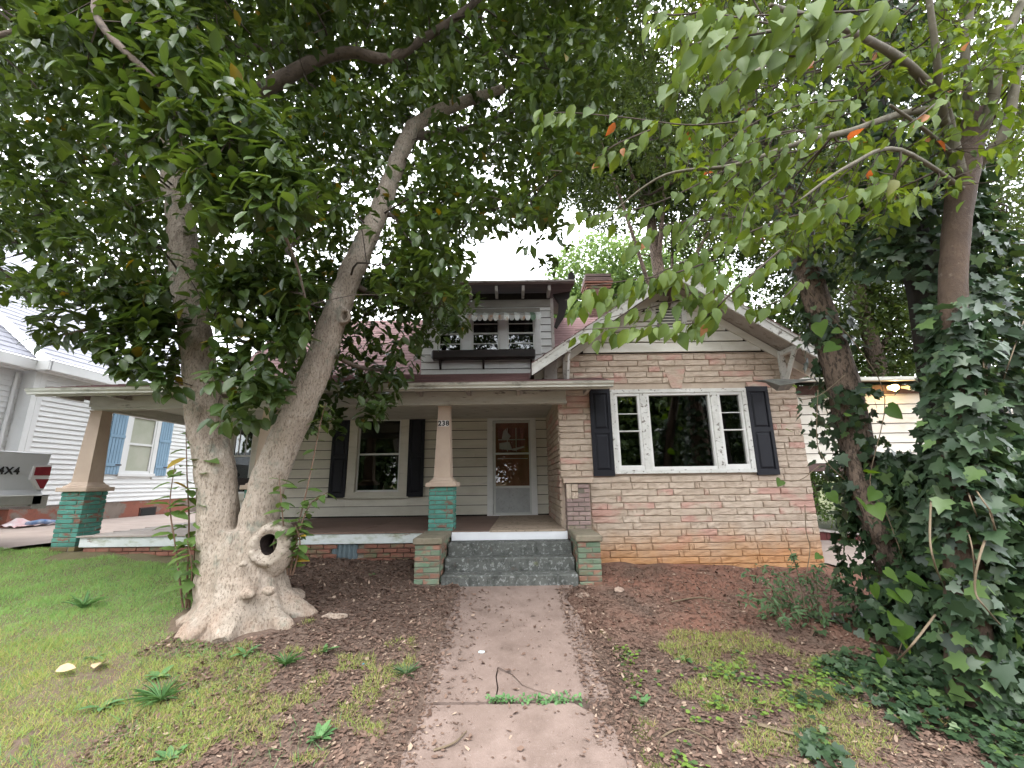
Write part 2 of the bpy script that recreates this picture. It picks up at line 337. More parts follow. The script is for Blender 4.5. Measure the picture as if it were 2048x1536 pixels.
m_awn = M('awning enamel', (.62, .64, .62), (.5, .52, .5), 6, (1, 1, 1), .5, [((.36, .17, .06), 8, .56, .68, (1, 1, .6), .8), (GRIME, 10, .6, .75, (1, 1, 1), .6)], None, rnd=.08, off=11)
m_awng = M('awning enamel green', (.10, .17, .11), (.14, .21, .15), 6, rough=.5)
m_corr = M('corrugated blue grey', (.12, .16, .175), (.085, .115, .125), 6, (1, 1, 1), .55, [((.28, .15, .1), 6, .62, .75, (1, 1, 1), .5)], None)
m_glassd = glass_mat('door glass', (.88, .88, .87), refl=.8); m_glass = glass_mat('window glass', (.42, .46, .44)); m_glassp = glass_mat('picture window glass', (.30, .34, .32), .02, .12)
m_screen = M('window screen', (.10, .085, .075), (.085, .07, .062), 8, rough=.9)
m_flap = M('bent flashing', (.20, .205, .185), (.13, .13, .115), 6, (1, 1, 1), .5, [((.33, .31, .27), 7, .55, .7, (1, 1, 1), .6)], None, metal=.3)
m_black_paint = M('black numeral', (.012, .012, .012), rough=.5)
def stone_mat():
    m, n, l, p = new_mat('tan and rose cast stone')
    g = n.new('ShaderNodeNewGeometry'); oi = n.new('ShaderNodeObjectInfo'); rn = oi.outputs['Random']; pos = g.outputs['Position']
    col = mixc(n, l, rn, (.47, .38, .30), (.53, .44, .355))
    col = mixc(n, l, ramp(n, l, noise(n, l, pos, 9, 5), .4, .75, 0, .5), col, (.30, .23, .165))
    r2 = mul(n, l, mul(n, l, rn, 13.7), 1.0, 'FRACT')
    pk = mul(n, l, ramp(n, l, r2, .70, .74), ramp(n, l, noise(n, l, pos, 3.1, 3, .5, (1, 1, 2)), .40, .58))
    col = mixc(n, l, mul(n, l, pk, .65), col, (.48, .25, .21))
    sp = n.new('ShaderNodeSeparateXYZ'); l.new(pos, sp.inputs[0])
    hz = mul(n, l, sp.outputs[2], mul(n, l, noise(n, l, pos, 2.4, 4, .6), .55), 'SUBTRACT')
    col = mixc(n, l, ramp(n, l, hz, ZC-1.52, ZC-.98, .85, 0), col, (.44, .22, .085))       # splashed red clay
    up = mul(n, l, sp.outputs[2], mul(n, l, noise(n, l, pos, 1.5, 4), .8), 'ADD')
    col = mixc(n, l, ramp(n, l, noise(n, l, pos, 4, 6, .7, (1, 1, .6)), .6, .8, 0, .35), col, (.24, .185, .135))
    l.new(col, p.inputs['Base Color']); p.inputs['Roughness'].default_value = .85; p.inputs['Specular IOR Level'].default_value = .2
    b = n.new('ShaderNodeBump'); b.inputs['Strength'].default_value = .8; b.inputs['Distance'].default_value = .02
    l.new(noise(n, l, pos, 15, 5, .6, (.8, .8, 2.4)), b.inputs['Height']); l.new(b.outputs[0], p.inputs['Normal'])
    return m
m_stone = stone_mat()
m_grout = M('stone joint', (.46, .375, .295), (.40, .32, .25), 8, layers=[((.30, .15, .07), 3, .3, .6, (1, 1, 1), .6, (-1.3, -.8))], bump=(60, .3))

m_lapshade = M('lap shadow backing', (.035, .03, .026), (.02, .018, .016), 6)  # near-black backing; seen through the board slots it paints the lap shadows
# ================================================================== shared pieces
def unit_box(name, mat, c=.03):
    return MB().box(0, 1, 0, 1, 0, 1, 0).mesh(name, mat)
def stone_mesh(mat, seed, nx=7):
    """rock-faced stone, 1 x 1 front on -Y, worn edges"""
    r = random.Random(seed); mb = MB(); xs = [0, .02]+[(.02+.96*i/(nx-1)) for i in range(1, nx-1)]+[.98, 1]; zs = [0, .1, .5, .9, 1]; V_ = []
    for j, z in enumerate(zs):
        for i, x in enumerate(xs):
            e = i in (0, len(xs)-1) or j in (0, 4); V_.append((x, (.006 if e else -.004-r.random()*.014), z+(0 if e else r.uniform(-.06, .06))))
    nn = len(xs); F = [(j*nn+i, j*nn+i+1, (j+1)*nn+i+1, (j+1)*nn+i) for j in range(4) for i in range(nn-1)]
    b = len(V_); V_ += [(0, .05, 0), (1, .05, 0), (1, .05, 1), (0, .05, 1)]
    F += [(b, b+1, nn-1, 0), (b+1, b+2, 5*nn-1, nn-1), (b+2, b+3, 4*nn, 5*nn-1), (b+3, b, 0, 4*nn)]
    return mb.add(V_, F).mesh('stone', mat)
STONES = [stone_mesh(m_stone, k, 5+k % 3) for k in range(9)]
def brick_me(mat, l=.19, d=.09, h=.058): return MB().box(0, l, 0, d, 0, h, .005).mesh('brick', mat)
def plank_me(mat, h, t=.034):
    """bevel siding, unit length along X, thick bottom edge"""
    return MB().prism([(-t, .013), (0, .013), (0, h-.001), (-.004, h-.001), (-t+.003, .02)], 'x', 0, 1).mesh('siding_plank', mat)

# ================================================================== the bungalow
HOUSE = thing('bungalow', (0, 9, -1.25), 'old one and a half storey bungalow with stone front bay, porch and dormer', 'house')
YW, YP, YB = 9.615, 6.83, 7.05
ZF = -.748
def siding(name, parent, mat, Y, x0, x1, z0, z1, h, holes, clip=None, splits=(), axis='x'):
    """courses of siding with the openings left free; each board is a piece"""
    me = plank_me(mat, h); z = z0; k = 0
    while z < z1-.02:
        hh = min(h, z1-z); hs = [(a, b) for a, b, c, d in holes if c < z+hh-.02 and d > z+.02]
        a, b = (x0, x1) if clip is None else clip(z+hh*.6, x0, x1)
        if b-a > .05:
            cut = [(s+random.uniform(-.5, .5)) for s in splits] if splits else []
            for p, q in spans(a, b, hs):
                edges = [p]+[c for c in sorted(cut) if p+.2 < c < q-.2]+[q]
                for e0, e1 in zip(edges, edges[1:]):
                    if axis == 'x': piece('siding_plank', me, parent, (e0+.001, Y, z), (e1-e0-.002, 1, hh/h))
                    else: piece('siding_plank', me, parent, (Y, e0+.001, z), (e1-e0-.002, 1, hh/h), (0, 0, R(90)))
        for ha, hb, hc, hd in holes:                     # short boards above and below an opening
            for p0, p1 in ((z, min(hc, z+hh)), (max(hd, z), z+hh)):
                if hc < z+hh-.02 and hd > z+.02 and p1-p0 > .02 and axis == 'x': piece('siding_plank', me, parent, (max(a, ha), Y, p0), (min(b, hb)-max(a, ha), 1, (p1-p0)/h))
        z += h; k += 1
def backing(mb, x0, x1, z0, z1, y0, y1, holes):
    xs = sorted({x0, x1, *[h[0] for h in holes], *[h[1] for h in holes]}); zs = sorted({z0, z1, *[h[2] for h in holes], *[h[3] for h in holes]})
    for a, b in zip(xs, xs[1:]):
        for c, d in zip(zs, zs[1:]):
            if not any(h[0] <= a and h[1] >= b and h[2] <= c and h[3] >= d for h in holes): mb.box(a, b, y0, y1, c, d)
    return mb
def frame(mb, x0, x1, z0, z1, y0, y1, w, wb=None, wt=None):
    wb = w if wb is None else wb; wt = w if wt is None else wt
    mb.box(x0, x0+w, y0, y1, z0+wb, z1-wt, .003); mb.box(x1-w, x1, y0, y1, z0+wb, z1-wt, .003)
    mb.box(x0, x1, y0-.002, y1, z0, z0+wb, .003); mb.box(x0, x1, y0-.002, y1, z1-wt, z1, .003); return mb
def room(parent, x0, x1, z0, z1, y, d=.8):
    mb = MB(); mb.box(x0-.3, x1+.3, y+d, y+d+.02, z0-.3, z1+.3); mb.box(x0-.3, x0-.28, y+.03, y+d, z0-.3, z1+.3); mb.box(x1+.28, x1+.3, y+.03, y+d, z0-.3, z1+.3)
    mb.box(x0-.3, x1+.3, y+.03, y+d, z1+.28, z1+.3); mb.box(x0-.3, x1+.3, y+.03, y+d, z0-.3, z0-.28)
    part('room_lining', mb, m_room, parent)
def shutter(x0, x1, z0, z1, y, parent):
    s_ = put('shutter', frame(MB(), x0, x1, z0, z1, y-.035, y-.003, .055, .09, .09).box(x0+.05, x1-.05, y-.017, y-.004, z0+.08, z1-.08).box(x0+.05, x1-.05, y-.034, y-.005, (z0+z1)/2-.035, (z0+z1)/2+.035).mesh('shutter', m_black), parent)
    zm = (z0+z1)/2
    for a, b in ((z0+.105, zm-.05), (zm+.05, z1-.105)):
        q = [(x0+.07, x1-.07, -.018), (x0+.095, x1-.095, -.032)]; v = []
        for (p, r_, dy), i in ((q[0], 0), (q[1], .03)): v += [(p, y+dy, a+i), (r_, y+dy, a+i), (r_, y+dy, b-i), (p, y+dy, b-i)]
        part('raised_panel', MB().add(v, [(0, 1, 5, 4), (1, 2, 6, 5), (2, 3, 7, 6), (3, 0, 4, 7), (4, 5, 6, 7)]), m_black, s_)

# ---- front wall under the porch
h_door, h_w1, h_w2 = (-.45, .41, ZF, 1.33), (-3.55, -2.48, -.26, 1.45), (-6.35, -5.82, -.26, 1.45)
HW = [h_door, h_w1, h_w2]
fw = part('front_wall', backing(MB(), -6.55, .80, ZF-.1, 2.3, YW+.012, YW+.12, HW).box(-6.55, -6.43, YW+.12, 14, ZF-.1, 2.3), m_lapshade, HOUSE)
siding('siding', fw, m_siding, YW, -6.47, .79, ZF+.02, 1.78, .205, [(-.575, .523, ZF, 1.46), (-3.683, -2.337, -.345, 1.605), (-6.458, -5.732, -.345, 1.605)], splits=(-4.6, -1.2))
pbox('corner_board', fw, m_white, -6.56, -6.455, YW-.035, YW+.08, ZF, 1.8)
def sash_window(x0, x1, z0, z1, tw, zr):
    w = put('window', frame(MB(), x0-tw, x1+tw, z0-.09, z1+.2, YW-.066, YW+.05, tw, .09, .2).box(x0-tw-.03, x1+tw+.03, YW-.085, YW+.03, z0-.13, z0-.09, .004).mesh('window', m_siding), HOUSE)
    part('sash', frame(MB(), x0, x1, z0, z1, YW-.02, YW+.03, .045, .05, .045).box(x0+.04, x1-.04, YW-.028, YW+.02, zr-.018, zr+.018, .003), m_white, w)
    part('storm_track', frame(MB(), x0-.004, x1+.004, z0-.004, z1+.004, YW-.045, YW-.024, .018), m_siding, w)
    for a, b in ((z0+.045, zr-.015), (zr+.015, z1-.04)): pbox('pane', w, m_glass, x0+.04, x1-.04, YW+.004, YW+.008, a, b, 0)
    room(w, x0, x1, z0, z1, YW+.1); return w
sash_window(-3.50, -2.52, -.22, 1.41, .185, .61)
w2 = sash_window(-6.33, -5.86, -.22, 1.41, .13, .61)
for s_x in (-6.2, -6.04): part('muntin', MB().box(s_x, s_x+.012, YW-.012, YW+.003, .63, 1.37), m_white, w2)
shutter(-2.345, -1.985, -.325, 1.47, YW-.036, HOUSE); shutter(-4.07, -3.70, -.325, 1.47, YW-.036, HOUSE)
part('mailbox', MB().box(-6.05, -5.68, YW-.13, YW-.02, -.05, .13, .01), m_boxwood, HOUSE)

# ---- door
dr = put('front_door', frame(MB(), -.577, .525, ZF, 1.445, YW-.045, YW+.09, .125, .02, .11).box(-.60, .55, YW-.06, YW-.02, 1.445, 1.465, .003).mesh('front_door', m_white), HOUSE)
inner = part('door_leaf', backing(MB(), -.44, .40, ZF+.02, 1.33, YW+.055, YW+.095, [(-.33, .28, .64, 1.17)]), m_wood, dr)
part('muntin', MB().box(-.135, -.115, YW+.06, YW+.085, .64, 1.17).box(.065, .085, YW+.06, YW+.085, .64, 1.17).box(-.33, .28, YW+.062, YW+.083, .895, .915), m_white, dr)
cu = MB(); cu.v = []; N = 24
cu.add([(-.36+.68*i/N, YW+.12+.012*math.sin(i*2.1), z) for z in (.6, 1.2) for i in range(N+1)], [(i, i+1, i+N+2, i+N+1) for i in range(N)]); part('curtain', cu, m_pink, dr)
part('paper', MB().prism([(-.25, .93), (-.10, .91), (-.04, .99), (-.13, 1.09), (-.16, 1.16), (-.22, 1.1)], 'y', YW+.103, YW+.107).prism([(-.31, .70), (.05, .66), (.27, .73), (.25, .76), (-.02, .70), (-.08, .86), (-.31, .83)], 'y', YW+.098, YW+.102), m_paper, dr)
sd = part('screen_door', frame(MB(), -.445, .415, ZF+.012, 1.325, YW-.03, YW+.005, .055, .05, .05).box(-.39, .36, YW-.03, YW+.003, .565, .605).box(-.39, .36, YW-.03, YW+.003, -.165, -.12), m_alum, dr)
pbox('kick_panel', dr, m_kick, -.392, .362, YW-.015, YW-.005, ZF+.06, -.163, 0)
for a, b in ((-.118, .567), (.603, 1.278)): pbox('pane', dr, m_glassd, -.392, .362, YW-.012, YW-.008, a, b, 0)
part('door_handle', MB().tube([(.375, YW-.06, .55), (.39, YW-.075, .62), (.372, YW-.06, .70)], .011, 6).box(.36, .40, YW-.045, YW-.03, .5, .72, .004), m_alum, dr)
part('hinge', MB().box(-.452, -.43, YW-.045, YW-.03, 1.1, 1.18).box(-.452, -.43, YW-.045, YW-.03, -.5, -.42), m_alum, dr)
part('door_closer', MB().tube([(-.33, YW-.05, .48), (.33, YW-.05, .47)], .005, 5), m_alum, dr)

# ---- bay: cast stone courses
bay = put('bay_wall', backing(MB(), .80, 4.80, -1.7, 2.12, YB+.016, YB+.16, [(1.70, 3.92, .12, 1.43)]).box(.80, .93, YB+.16, YW, -1.7, 2.2).box(4.67, 4.80, YB+.16, 12.5, -1.7, 2.2).mesh('bay_wall', m_grout), HOUSE)
PW = (1.60, 4.0, .055, 1.49)      # opening with its casing
PIL = (.79, 1.24, -.05)           # the pilaster stands in front of this corner
z = -1.62; k = 0
while z < 2.10:
    h = .1035 if z < 1.45 or z > 1.7 else .1
    h = min(h, 2.115-z)
    if 1.47 < z+.05 < 1.62: pass
    hole = []
    if z+h > PW[2] and z < PW[3]: hole.append((PW[0], PW[1]))
    if z < PIL[2]: hole.append((.70, PIL[1]))
    row_sold = 1.49 <= z+.02 and z < 1.66
    for p, q in spans(.77, 4.83, hole):
        x = p
        while x < q-.02:
            L = random.choice((.07, .26, .34, .42, .5, .58, .66)) if z < 1.5 else random.choice((.2, .28, .36, .5, .6))
            if q-x-L < .09: L = q-x
            if z > 1.485 and z < 1.80 and 2.62 < x+L and x < 2.98:   # keystone gap
                t = (z+h*.5-1.49)/.32; w = .085+.09*t
                if x < 2.8-w-.02: L = min(L, 2.8-w-x)
                else: x = 2.8+w; L = max(.1, min(L, q-x))
            big = x > 4.5 and random.random() < .5
            piece('stone', random.choice(STONES), bay, (x+.003, YB, z+.0025), (max(.03, L-.005), 1, h-.004))
            x += L
    z += h; k += 1
piece('stone', MB().prism([(-.085, 0), (.085, 0), (.175, .33), (-.175, .33)], 'y', -.01, .05).mesh('keystone', m_stone), bay, (2.8, YB, 1.495))
for r_ in range(25):                                     # return wall beside the door
    z = ZF+r_*.1035; y = YB+.04
    while y < YW-.05:
        L = random.choice((.5, .7, .9)); L = min(L, YW-.02-y) if YW-y-L > .1 else YW-.02-y
        piece('stone', random.choice(STONES), bay, (.772, y+L-.004, z+.004), (L-.008, 1, .0955), (0, 0, R(-90))); y += L
# picture window
pw = put('picture_window', frame(MB(), 1.655, 3.955, .075, 1.475, YB-.045, YB+.12, .075, .06, .065).box(2.15, 2.275, YB-.04, YB+.11, .13, 1.415, .004).box(3.34, 3.465, YB-.04, YB+.11, .13, 1.415, .004).mesh('picture_window', m_peel), HOUSE)
part('sash', frame(MB(), 2.275, 3.34, .135, 1.41, YB-.028, YB+.06, .032, .05, .04), m_white, pw)
pbox('pane', pw, m_glassp, 2.30, 3.315, YB+.02, YB+.026, .18, 1.375, 0)
for a, b in ((1.73, 2.15), (3.465, 3.88)):
    part('sash', frame(MB(), a, b, .135, 1.41, YB-.03, YB+.05, .04, .075, .045).box(a+.03, b-.03, YB-.034, YB+.03, .76, .78, .003), m_white, pw)
    part('muntin', MB().box(a+.035, b-.035, YB-.006, YB+.012, 1.058, 1.070), m_white, pw)
    part('muntin', MB().box(a+.035, b-.035, YB+.0225, YB+.03, .47, .482), m_white, pw)
    pbox('pane', pw, m_glassp, a+.035, b-.035, YB+.014, YB+.018, .21, .76, 0); pbox('pane', pw, m_glassp, a+.035, b-.035, YB+.014, YB+.018, .78, 1.37, 0)
    pbox('insect_screen', pw, m_screen, a+.038, b-.038, YB+.032, YB+.034, .21, .755, 0)
room(pw, 1.75, 3.87, .15, 1.4, YB+.12, 1.2)
shutter(1.305, 1.652, .045, 1.50, YB-.012, HOUSE); shutter(3.958, 4.325, .03, 1.50, YB-.012, HOUSE)

# ---- gable over the bay
GX, GS = 2.78, .67
zt = lambda x, top=3.45: top-GS*abs(x-GX)
def gclip(z_, a, b):
    w = (3.27-z_)/GS; return max(a, GX-w), min(b, GX+w)
tri = [(GX-1.9, 2.12), (GX+1.9, 2.12), (GX, 3.33)]
gw = part('gable_wall', MB().prism(tri, 'y', YB+.02, YB+.12), m_lapshade, HOUSE)
siding('siding', gw, m_gable, YB, GX-1.93, GX+1.93, 2.125, 3.25, .19, [(2.48, 3.09, 2.365, 3.045)], gclip, splits=(3.9,))
gv = put('gable_vent', frame(MB(), 2.475, 3.095, 2.36, 3.05, YB-.045, YB+.04, .085).mesh('gable_vent', m_peel), HOUSE)
pbox('vent_backing', gv, m_dark, 2.54, 3.03, YB+.012, YB+.016, 2.43, 2.98, 0)
sl = MB().add([(2.56, YB-.02, 0), (3.01, YB-.02, 0), (3.01, YB+.01, .03), (2.56, YB+.01, .03), (2.56, YB-.02, -.012), (3.01, YB-.02, -.012)], [(0, 1, 2, 3), (4, 5, 1, 0)]).mesh('slat', m_gable)
for i in range(10): piece('slat', sl, gv, (0, 0, 2.455+i*.055))
gr = put('gable_roof', None, HOUSE)
YF = 6.52
for sgn in (-1, 1):
    e = GX+sgn*2.46; ze = zt(e)
    # deck, soffit and rake board
    part('roof_deck', MB().add([(GX, YF+.03, 3.45), (e, YF+.03, ze), (e, 12.4, ze), (GX, 12.4, 3.45), (GX, YF+.03, 3.38), (e, YF+.03, ze-.07), (e, 12.4, ze-.07), (GX, 12.4, 3.38)], [(0, 1, 2, 3), (7, 6, 5, 4), (0, 4, 5, 1), (1, 5, 6, 2)]), m_rafter if sgn > 0 else m_sofwood, gr)
    part('rake_board', MB().add([(GX, YF, 3.46), (e, YF, ze+.01), (e, YF, ze-.175), (GX, YF, 3.275), (GX, YF+.035, 3.46), (e, YF+.035, ze+.01), (e, YF+.035, ze-.175), (GX, YF+.035, 3.275)], [(0, 1, 2, 3), (7, 6, 5, 4), (0, 4, 5, 1), (1, 5, 6, 2), (2, 6, 7, 3)]), m_peel, gr)
    part('rake_moulding', MB().add([(GX, YF-.02, 3.475), (e, YF-.02, ze+.025), (e, YF-.02, ze-.03), (GX, YF-.02, 3.42), (GX, YF, 3.475), (e, YF, ze+.025), (e, YF, ze-.03), (GX, YF, 3.42)], [(0, 1, 2, 3), (0, 4, 5, 1), (1, 5, 6, 2), (2, 6, 7, 3)]), m_peel, gr)
    a, b = GX+sgn*.12, GX+sgn*2.40                     # frieze along the wall
    part('frieze_board', MB().add([(a, YB-.03, zt(a)-.09), (b, YB-.03, zt(b)-.09), (b, YB-.03, zt(b)-.24), (a, YB-.03, zt(a)-.24), (a, YB, zt(a)-.09), (b, YB, zt(b)-.09), (b, YB, zt(b)-.24), (a, YB, zt(a)-.24)], [(0, 1, 2, 3), (2, 6, 7, 3), (0, 4, 5, 1)]), m_gable, gr)
    for i in range(14):                                # shingle courses, each lapping the one below
        f0 = i/14; x_ = e+(GX-e)*f0; x1_ = e+(GX-e)*(f0+1/14+.012); z0_, z1_ = zt(x_)+.03, zt(x1_)+.012
        part('shingle_course', MB().add([(x_, YF-.03, z0_), (x_, 12.4, z0_), (x1_, 12.4, z1_), (x1_, YF-.03, z1_), (x_, YF-.03, z0_-.018), (x_, 12.4, z0_-.018), (x1_, YF-.03, z1_-.012)], [(0, 1, 2, 3), (0, 4, 5, 1), (0, 3, 6, 4)]), m_red, gr)
    # knee brace
    bx = GX+sgn*1.86; zb = zt(bx)-.10
    part('knee_brace', MB().box(bx-.045, bx+.045, YB-.08, YB-.002, zb-.62, zb, .005).box(bx-.04, bx+.04, YF+.04, YB-.08, zb-.09, zb-.005, .005).tube([(bx, YB-.06, zb-.55), (bx, YF+.1, zb-.05)], .045, 4), m_peel, gr)
part('ridge_brace', MB().box(GX-.045, GX+.045, YF+.04, YB, 3.18, 3.3, .005).tube([(GX, YB-.05, 2.95), (GX, YF+.12, 3.22)], .04, 4), m_sofwood, gr)
part('eave_return', MB().box(.55, .77, YB-.10, YB+.02, 1.50, 1.98, .006), m_rafter, gr)
part('bent_flashing', MB().add([(3.92, 6.72, 1.535), (4.25, 6.68, 1.55), (4.62, 6.70, 1.54), (4.95, 6.72, 1.545), (4.0, 6.55, 1.50), (4.22, 6.50, 1.40), (4.45, 6.48, 1.43), (4.9, 6.55, 1.52), (4.1, 6.62, 1.44), (4.22, 6.60, 1.33), (4.42, 6.62, 1.35), (4.5, 6.7, 1.42)], [(0, 1, 5, 4), (1, 2, 6, 5), (2, 3, 7, 6), (4, 5, 9, 8), (5, 6, 10, 9), (6, 11, 10)]), m_flap, gr)

# ---- porch: floor, skirt, foundation
pf = put('porch_floor', MB().box(-6.66, .78, YP+.02, YW, ZF-.10, ZF-.022).mesh('porch_floor', m_rafter), HOUSE)
def sheet(x00, x01, x10, x11, y0, y1, m, dz=0): part('floor_panel', MB().add([(x00, y0, ZF+dz), (x01, y0, ZF+dz), (x11, y1, ZF+dz), (x10, y1, ZF+dz), (x00, y0, ZF-.02), (x01, y0, ZF-.02), (x11, y1, ZF-.02), (x10, y1, ZF-.02)], [(0, 1, 2, 3), (0, 4, 5, 1), (1, 5, 6, 2), (3, 2, 6, 7), (0, 3, 7, 4)]), m, pf)
for i in range(9): sheet(-6.70, -4.40, -6.55, -4.25, YP-.03+i*.31, YP-.03+i*.31+.302, m_ply_gray, random.uniform(-.003, .003))
sheet(-4.39, -2.46, -4.24, -2.36, YP-.02, YW-.01, m_ply_brown, .001); sheet(-2.45, -.385, -2.35, -.305, YP-.02, YW-.01, m_ply_brown, -.001); sheet(-.375, .79, -.295, .79, YP-.035, YW-.01, m_ply_tan, .006)
part('porch_skirt', MB().box(-6.66, -4.05, YP-.005, YP+.02, -.915, -.772, .004).box(-4.045, -1.33, YP-.006, YP+.02, -.915, -.772, .004), m_skirt, HOUSE)
part('top_riser_board', MB().box(-.955, .82, YP-.03, YP+.0, -.885, -.765, .004), m_board, HOUSE)
fd = put('porch_foundation', MB().box(-6.62, .78, YP+.065, YP+.2, -1.7, -.9).box(-6.62, -6.5, YP+.2, YW, -1.7, -.9).mesh('porch_foundation', m_mortar), HOUSE)
bm_f = brick_me(m_brick, .195, .06, .058)
for r_ in range(5):
    z = -.985-r_*.068; x = -6.6+(r_ % 2)*.1
    while x < -1.5:
        if z > float(gz(x, YP))-.06 and not (-2.78 < x+.1 < -2.36): piece('brick', bm_f, fd, (x, YP+.015+random.uniform(-.003, .003), z))
        x += .205
vt = part('foundation_vent', MB().prism([(x_, y_) for x_, y_ in [(-2.79+.0185*i, YP+(.02 if (i//2) % 2 else .045)) for i in range(22)]]+[(-2.40, YP+.07), (-2.79, YP+.07)], 'z', -1.3, -.925), m_corr, HOUSE)

# ---- columns
def pinwheel(parent, cx, cy, w, z0, z1, mats, pitch=.069):
    h = pitch-.011; bl = w-.105; me = [brick_me(m, bl-.008, .095, h) for m in mats]; z = z1-pitch; k = 0
    part('pier_core', MB().box(cx-w/2+.012, cx+w/2-.012, cy-w/2+.012, cy+w/2-.012, z0, z1), m_mortar, parent)
    while z > z0-pitch:
        m = me[0] if z > z0+.2 or len(me) == 1 else me[1]
        for q in range(4):
            a = q*math.pi/2; lx, ly = ((-w/2, -w/2) if k % 2 == 0 else (-w/2+.105, -w/2)); c_, s_ = math.cos(a), math.sin(a)
            piece('brick', m, parent, (cx+lx*c_-ly*s_+random.uniform(-.002, .002), cy+lx*s_+ly*c_+random.uniform(-.002, .002), z+.005), rot=(0, 0, a))
        z -= pitch; k += 1
def column(cx, z0, mats, cy=YP+.235):
    c = put('porch_column', None, HOUSE, (cx, cy, z0))
    pinwheel(c, cx, cy, .385, z0, -.085, mats)
    part('cap', MB().box(cx-.245, cx+.245, cy-.245, cy+.245, -.085, -.018, .006), m_tan, c)
    v = []; F = []
    prof = [(.195, -.018), (.19, .005), (.165, .02), (.14, .058), (.133, .06), (.096, 1.205), (.103, 1.207), (.108, 1.232)]
    for w, z in prof: v += [(cx-w, cy-w, z), (cx+w, cy-w, z), (cx+w, cy+w, z), (cx-w, cy+w, z)]
    for i in range(len(prof)-1): F += [(4*i+k, 4*i+(k+1) % 4, 4*i+4+(k+1) % 4, 4*i+4+k) for k in range(4)]
    part('shaft', MB().add(v, F), m_tan, c); return c
cl = column(-6.955, -1.12, [m_teal, m_brickbase]); column(-4.06, -.76, [m_teal]); cm = column(-1.14, -.84, [m_teal])
# house number on the shaft beside the steps, digits cut as flat plates
def number(txt, x, y, z, size, parent, mat, name='house_number', rot=(R(90), 0, 0), ext=.002, face='digit'):
    cd = bpy.data.curves.new('digits', 'FONT'); cd.body = txt; cd.size = size; cd.extrude = ext; cd.offset = size*.035; cd.align_x = 'CENTER'; cd.space_character = 1.12
    to = bpy.data.objects.new('digits', cd); C.objects.link(to); bpy.context.view_layer.update()
    me = bpy.data.meshes.new_from_object(to.evaluated_get(bpy.context.evaluated_depsgraph_get())); bpy.data.objects.remove(to); me.materials.clear(); me.materials.append(mat)
    return put(name, me, parent, (x, y, z), rot)
nx_ = cm; yN = YP+.235-.105
part('number_plate', MB().add([(-1.226, yN-.004, .885), (-1.054, yN-.004, .885), (-1.054, yN-.001, .985), (-1.226, yN-.001, .985)], [(0, 1, 2, 3)]), m_paper, cm)
number('238', -1.14, yN-.006, .897, .112, cm, m_black_paint)
# pilaster against the bay
pc = put('pilaster', MB().box(.84, 1.19, YP+.02, YB+.03, -1.5, -.05).mesh('pilaster', m_mortar), HOUSE)
bm_m = brick_me(m_mauve, .178, .06, .058)
for r_ in range(16):
    z = -.135-r_*.069; off = (r_ % 2)*.09; xs = [.83, 1.015] if off == 0 else [.83-.0, .925, 1.11]; ws = [.182, .182] if off == 0 else [.092, .182, .087]
    for x, w in zip(xs, ws):
        if z > -.32 and x < .98: continue
        piece('brick', bm_m, pc, (x, YP+random.uniform(-.003, .003), z), (w/.185, 1, 1))
for r_ in range(14): piece('brick', bm_m, pc, (.828, YP+.235, -.135-r_*.069), (1.2, 1, 1), (0, 0, R(-90)))
for x, z, w, h in ((.83, -.30, .075, .235), (.91, -.185, .10, .11), (.91, -.30, .10, .105)): piece('stone', STONES[int(z*100) % 9], pc, (x, YP-.004, z), (w, 1, h))
part('cap', MB().box(.785, 1.245, YP-.025, YB, -.055, .012, .005), m_tan, pc)

# ---- steps with brick cheek walls
st = put('front_steps', None, HOUSE, (-.07, 6.3, -1.35))
for i, (y0, z1) in enumerate(((6.50, -.885), (6.23, -1.045), (5.95, -1.21))):
    bm_ = MB().box(-.965, .835, y0, YP+.02, z1-.175 if i < 2 else -1.6, z1, .014)
    part('step', bm_, m_conc, st)
def cheek(x0, x1, y0, nm):
    c = put('cheek_wall', MB().box(x0+.01, x1-.01, y0+.01, YP+.06, -1.6, -.82).mesh('cheek_wall', m_mortar), HOUSE)
    part('cap', MB().box(x0-.025, x1+.025, y0-.03, YP+.01, -.82, -.738, .012), m_capstone, c)
    b = brick_me(m_tealold, 1, .09, .06); w = x1-x0
    for r_ in range(10):
        z = -.888-r_*.071
        if z < float(gz(x0, y0))-.12: break
        cut = .62 if r_ % 2 else .36
        for a, q in ((0, cut), (cut, 1)): piece('brick', b, c, (x0+a*w+.004, y0+random.uniform(-.003, .003), z), ((q-a)*w-.009, 1, 1))
        for side, xx in ((-1, x0), (1, x1)):
            y = y0+.095+(.1 if r_ % 2 else 0)
            while y < YP-.05:
                L = min(.2, YP-y); piece('brick', b, c, (xx, y+(L if side < 0 else 0), z), (L-.011, 1, 1), (0, 0, R(-90 if side < 0 else 90))); y += .21
cheek(-1.325, -.985, 5.965, 0); cheek(.855, 1.165, 6.03, 1)

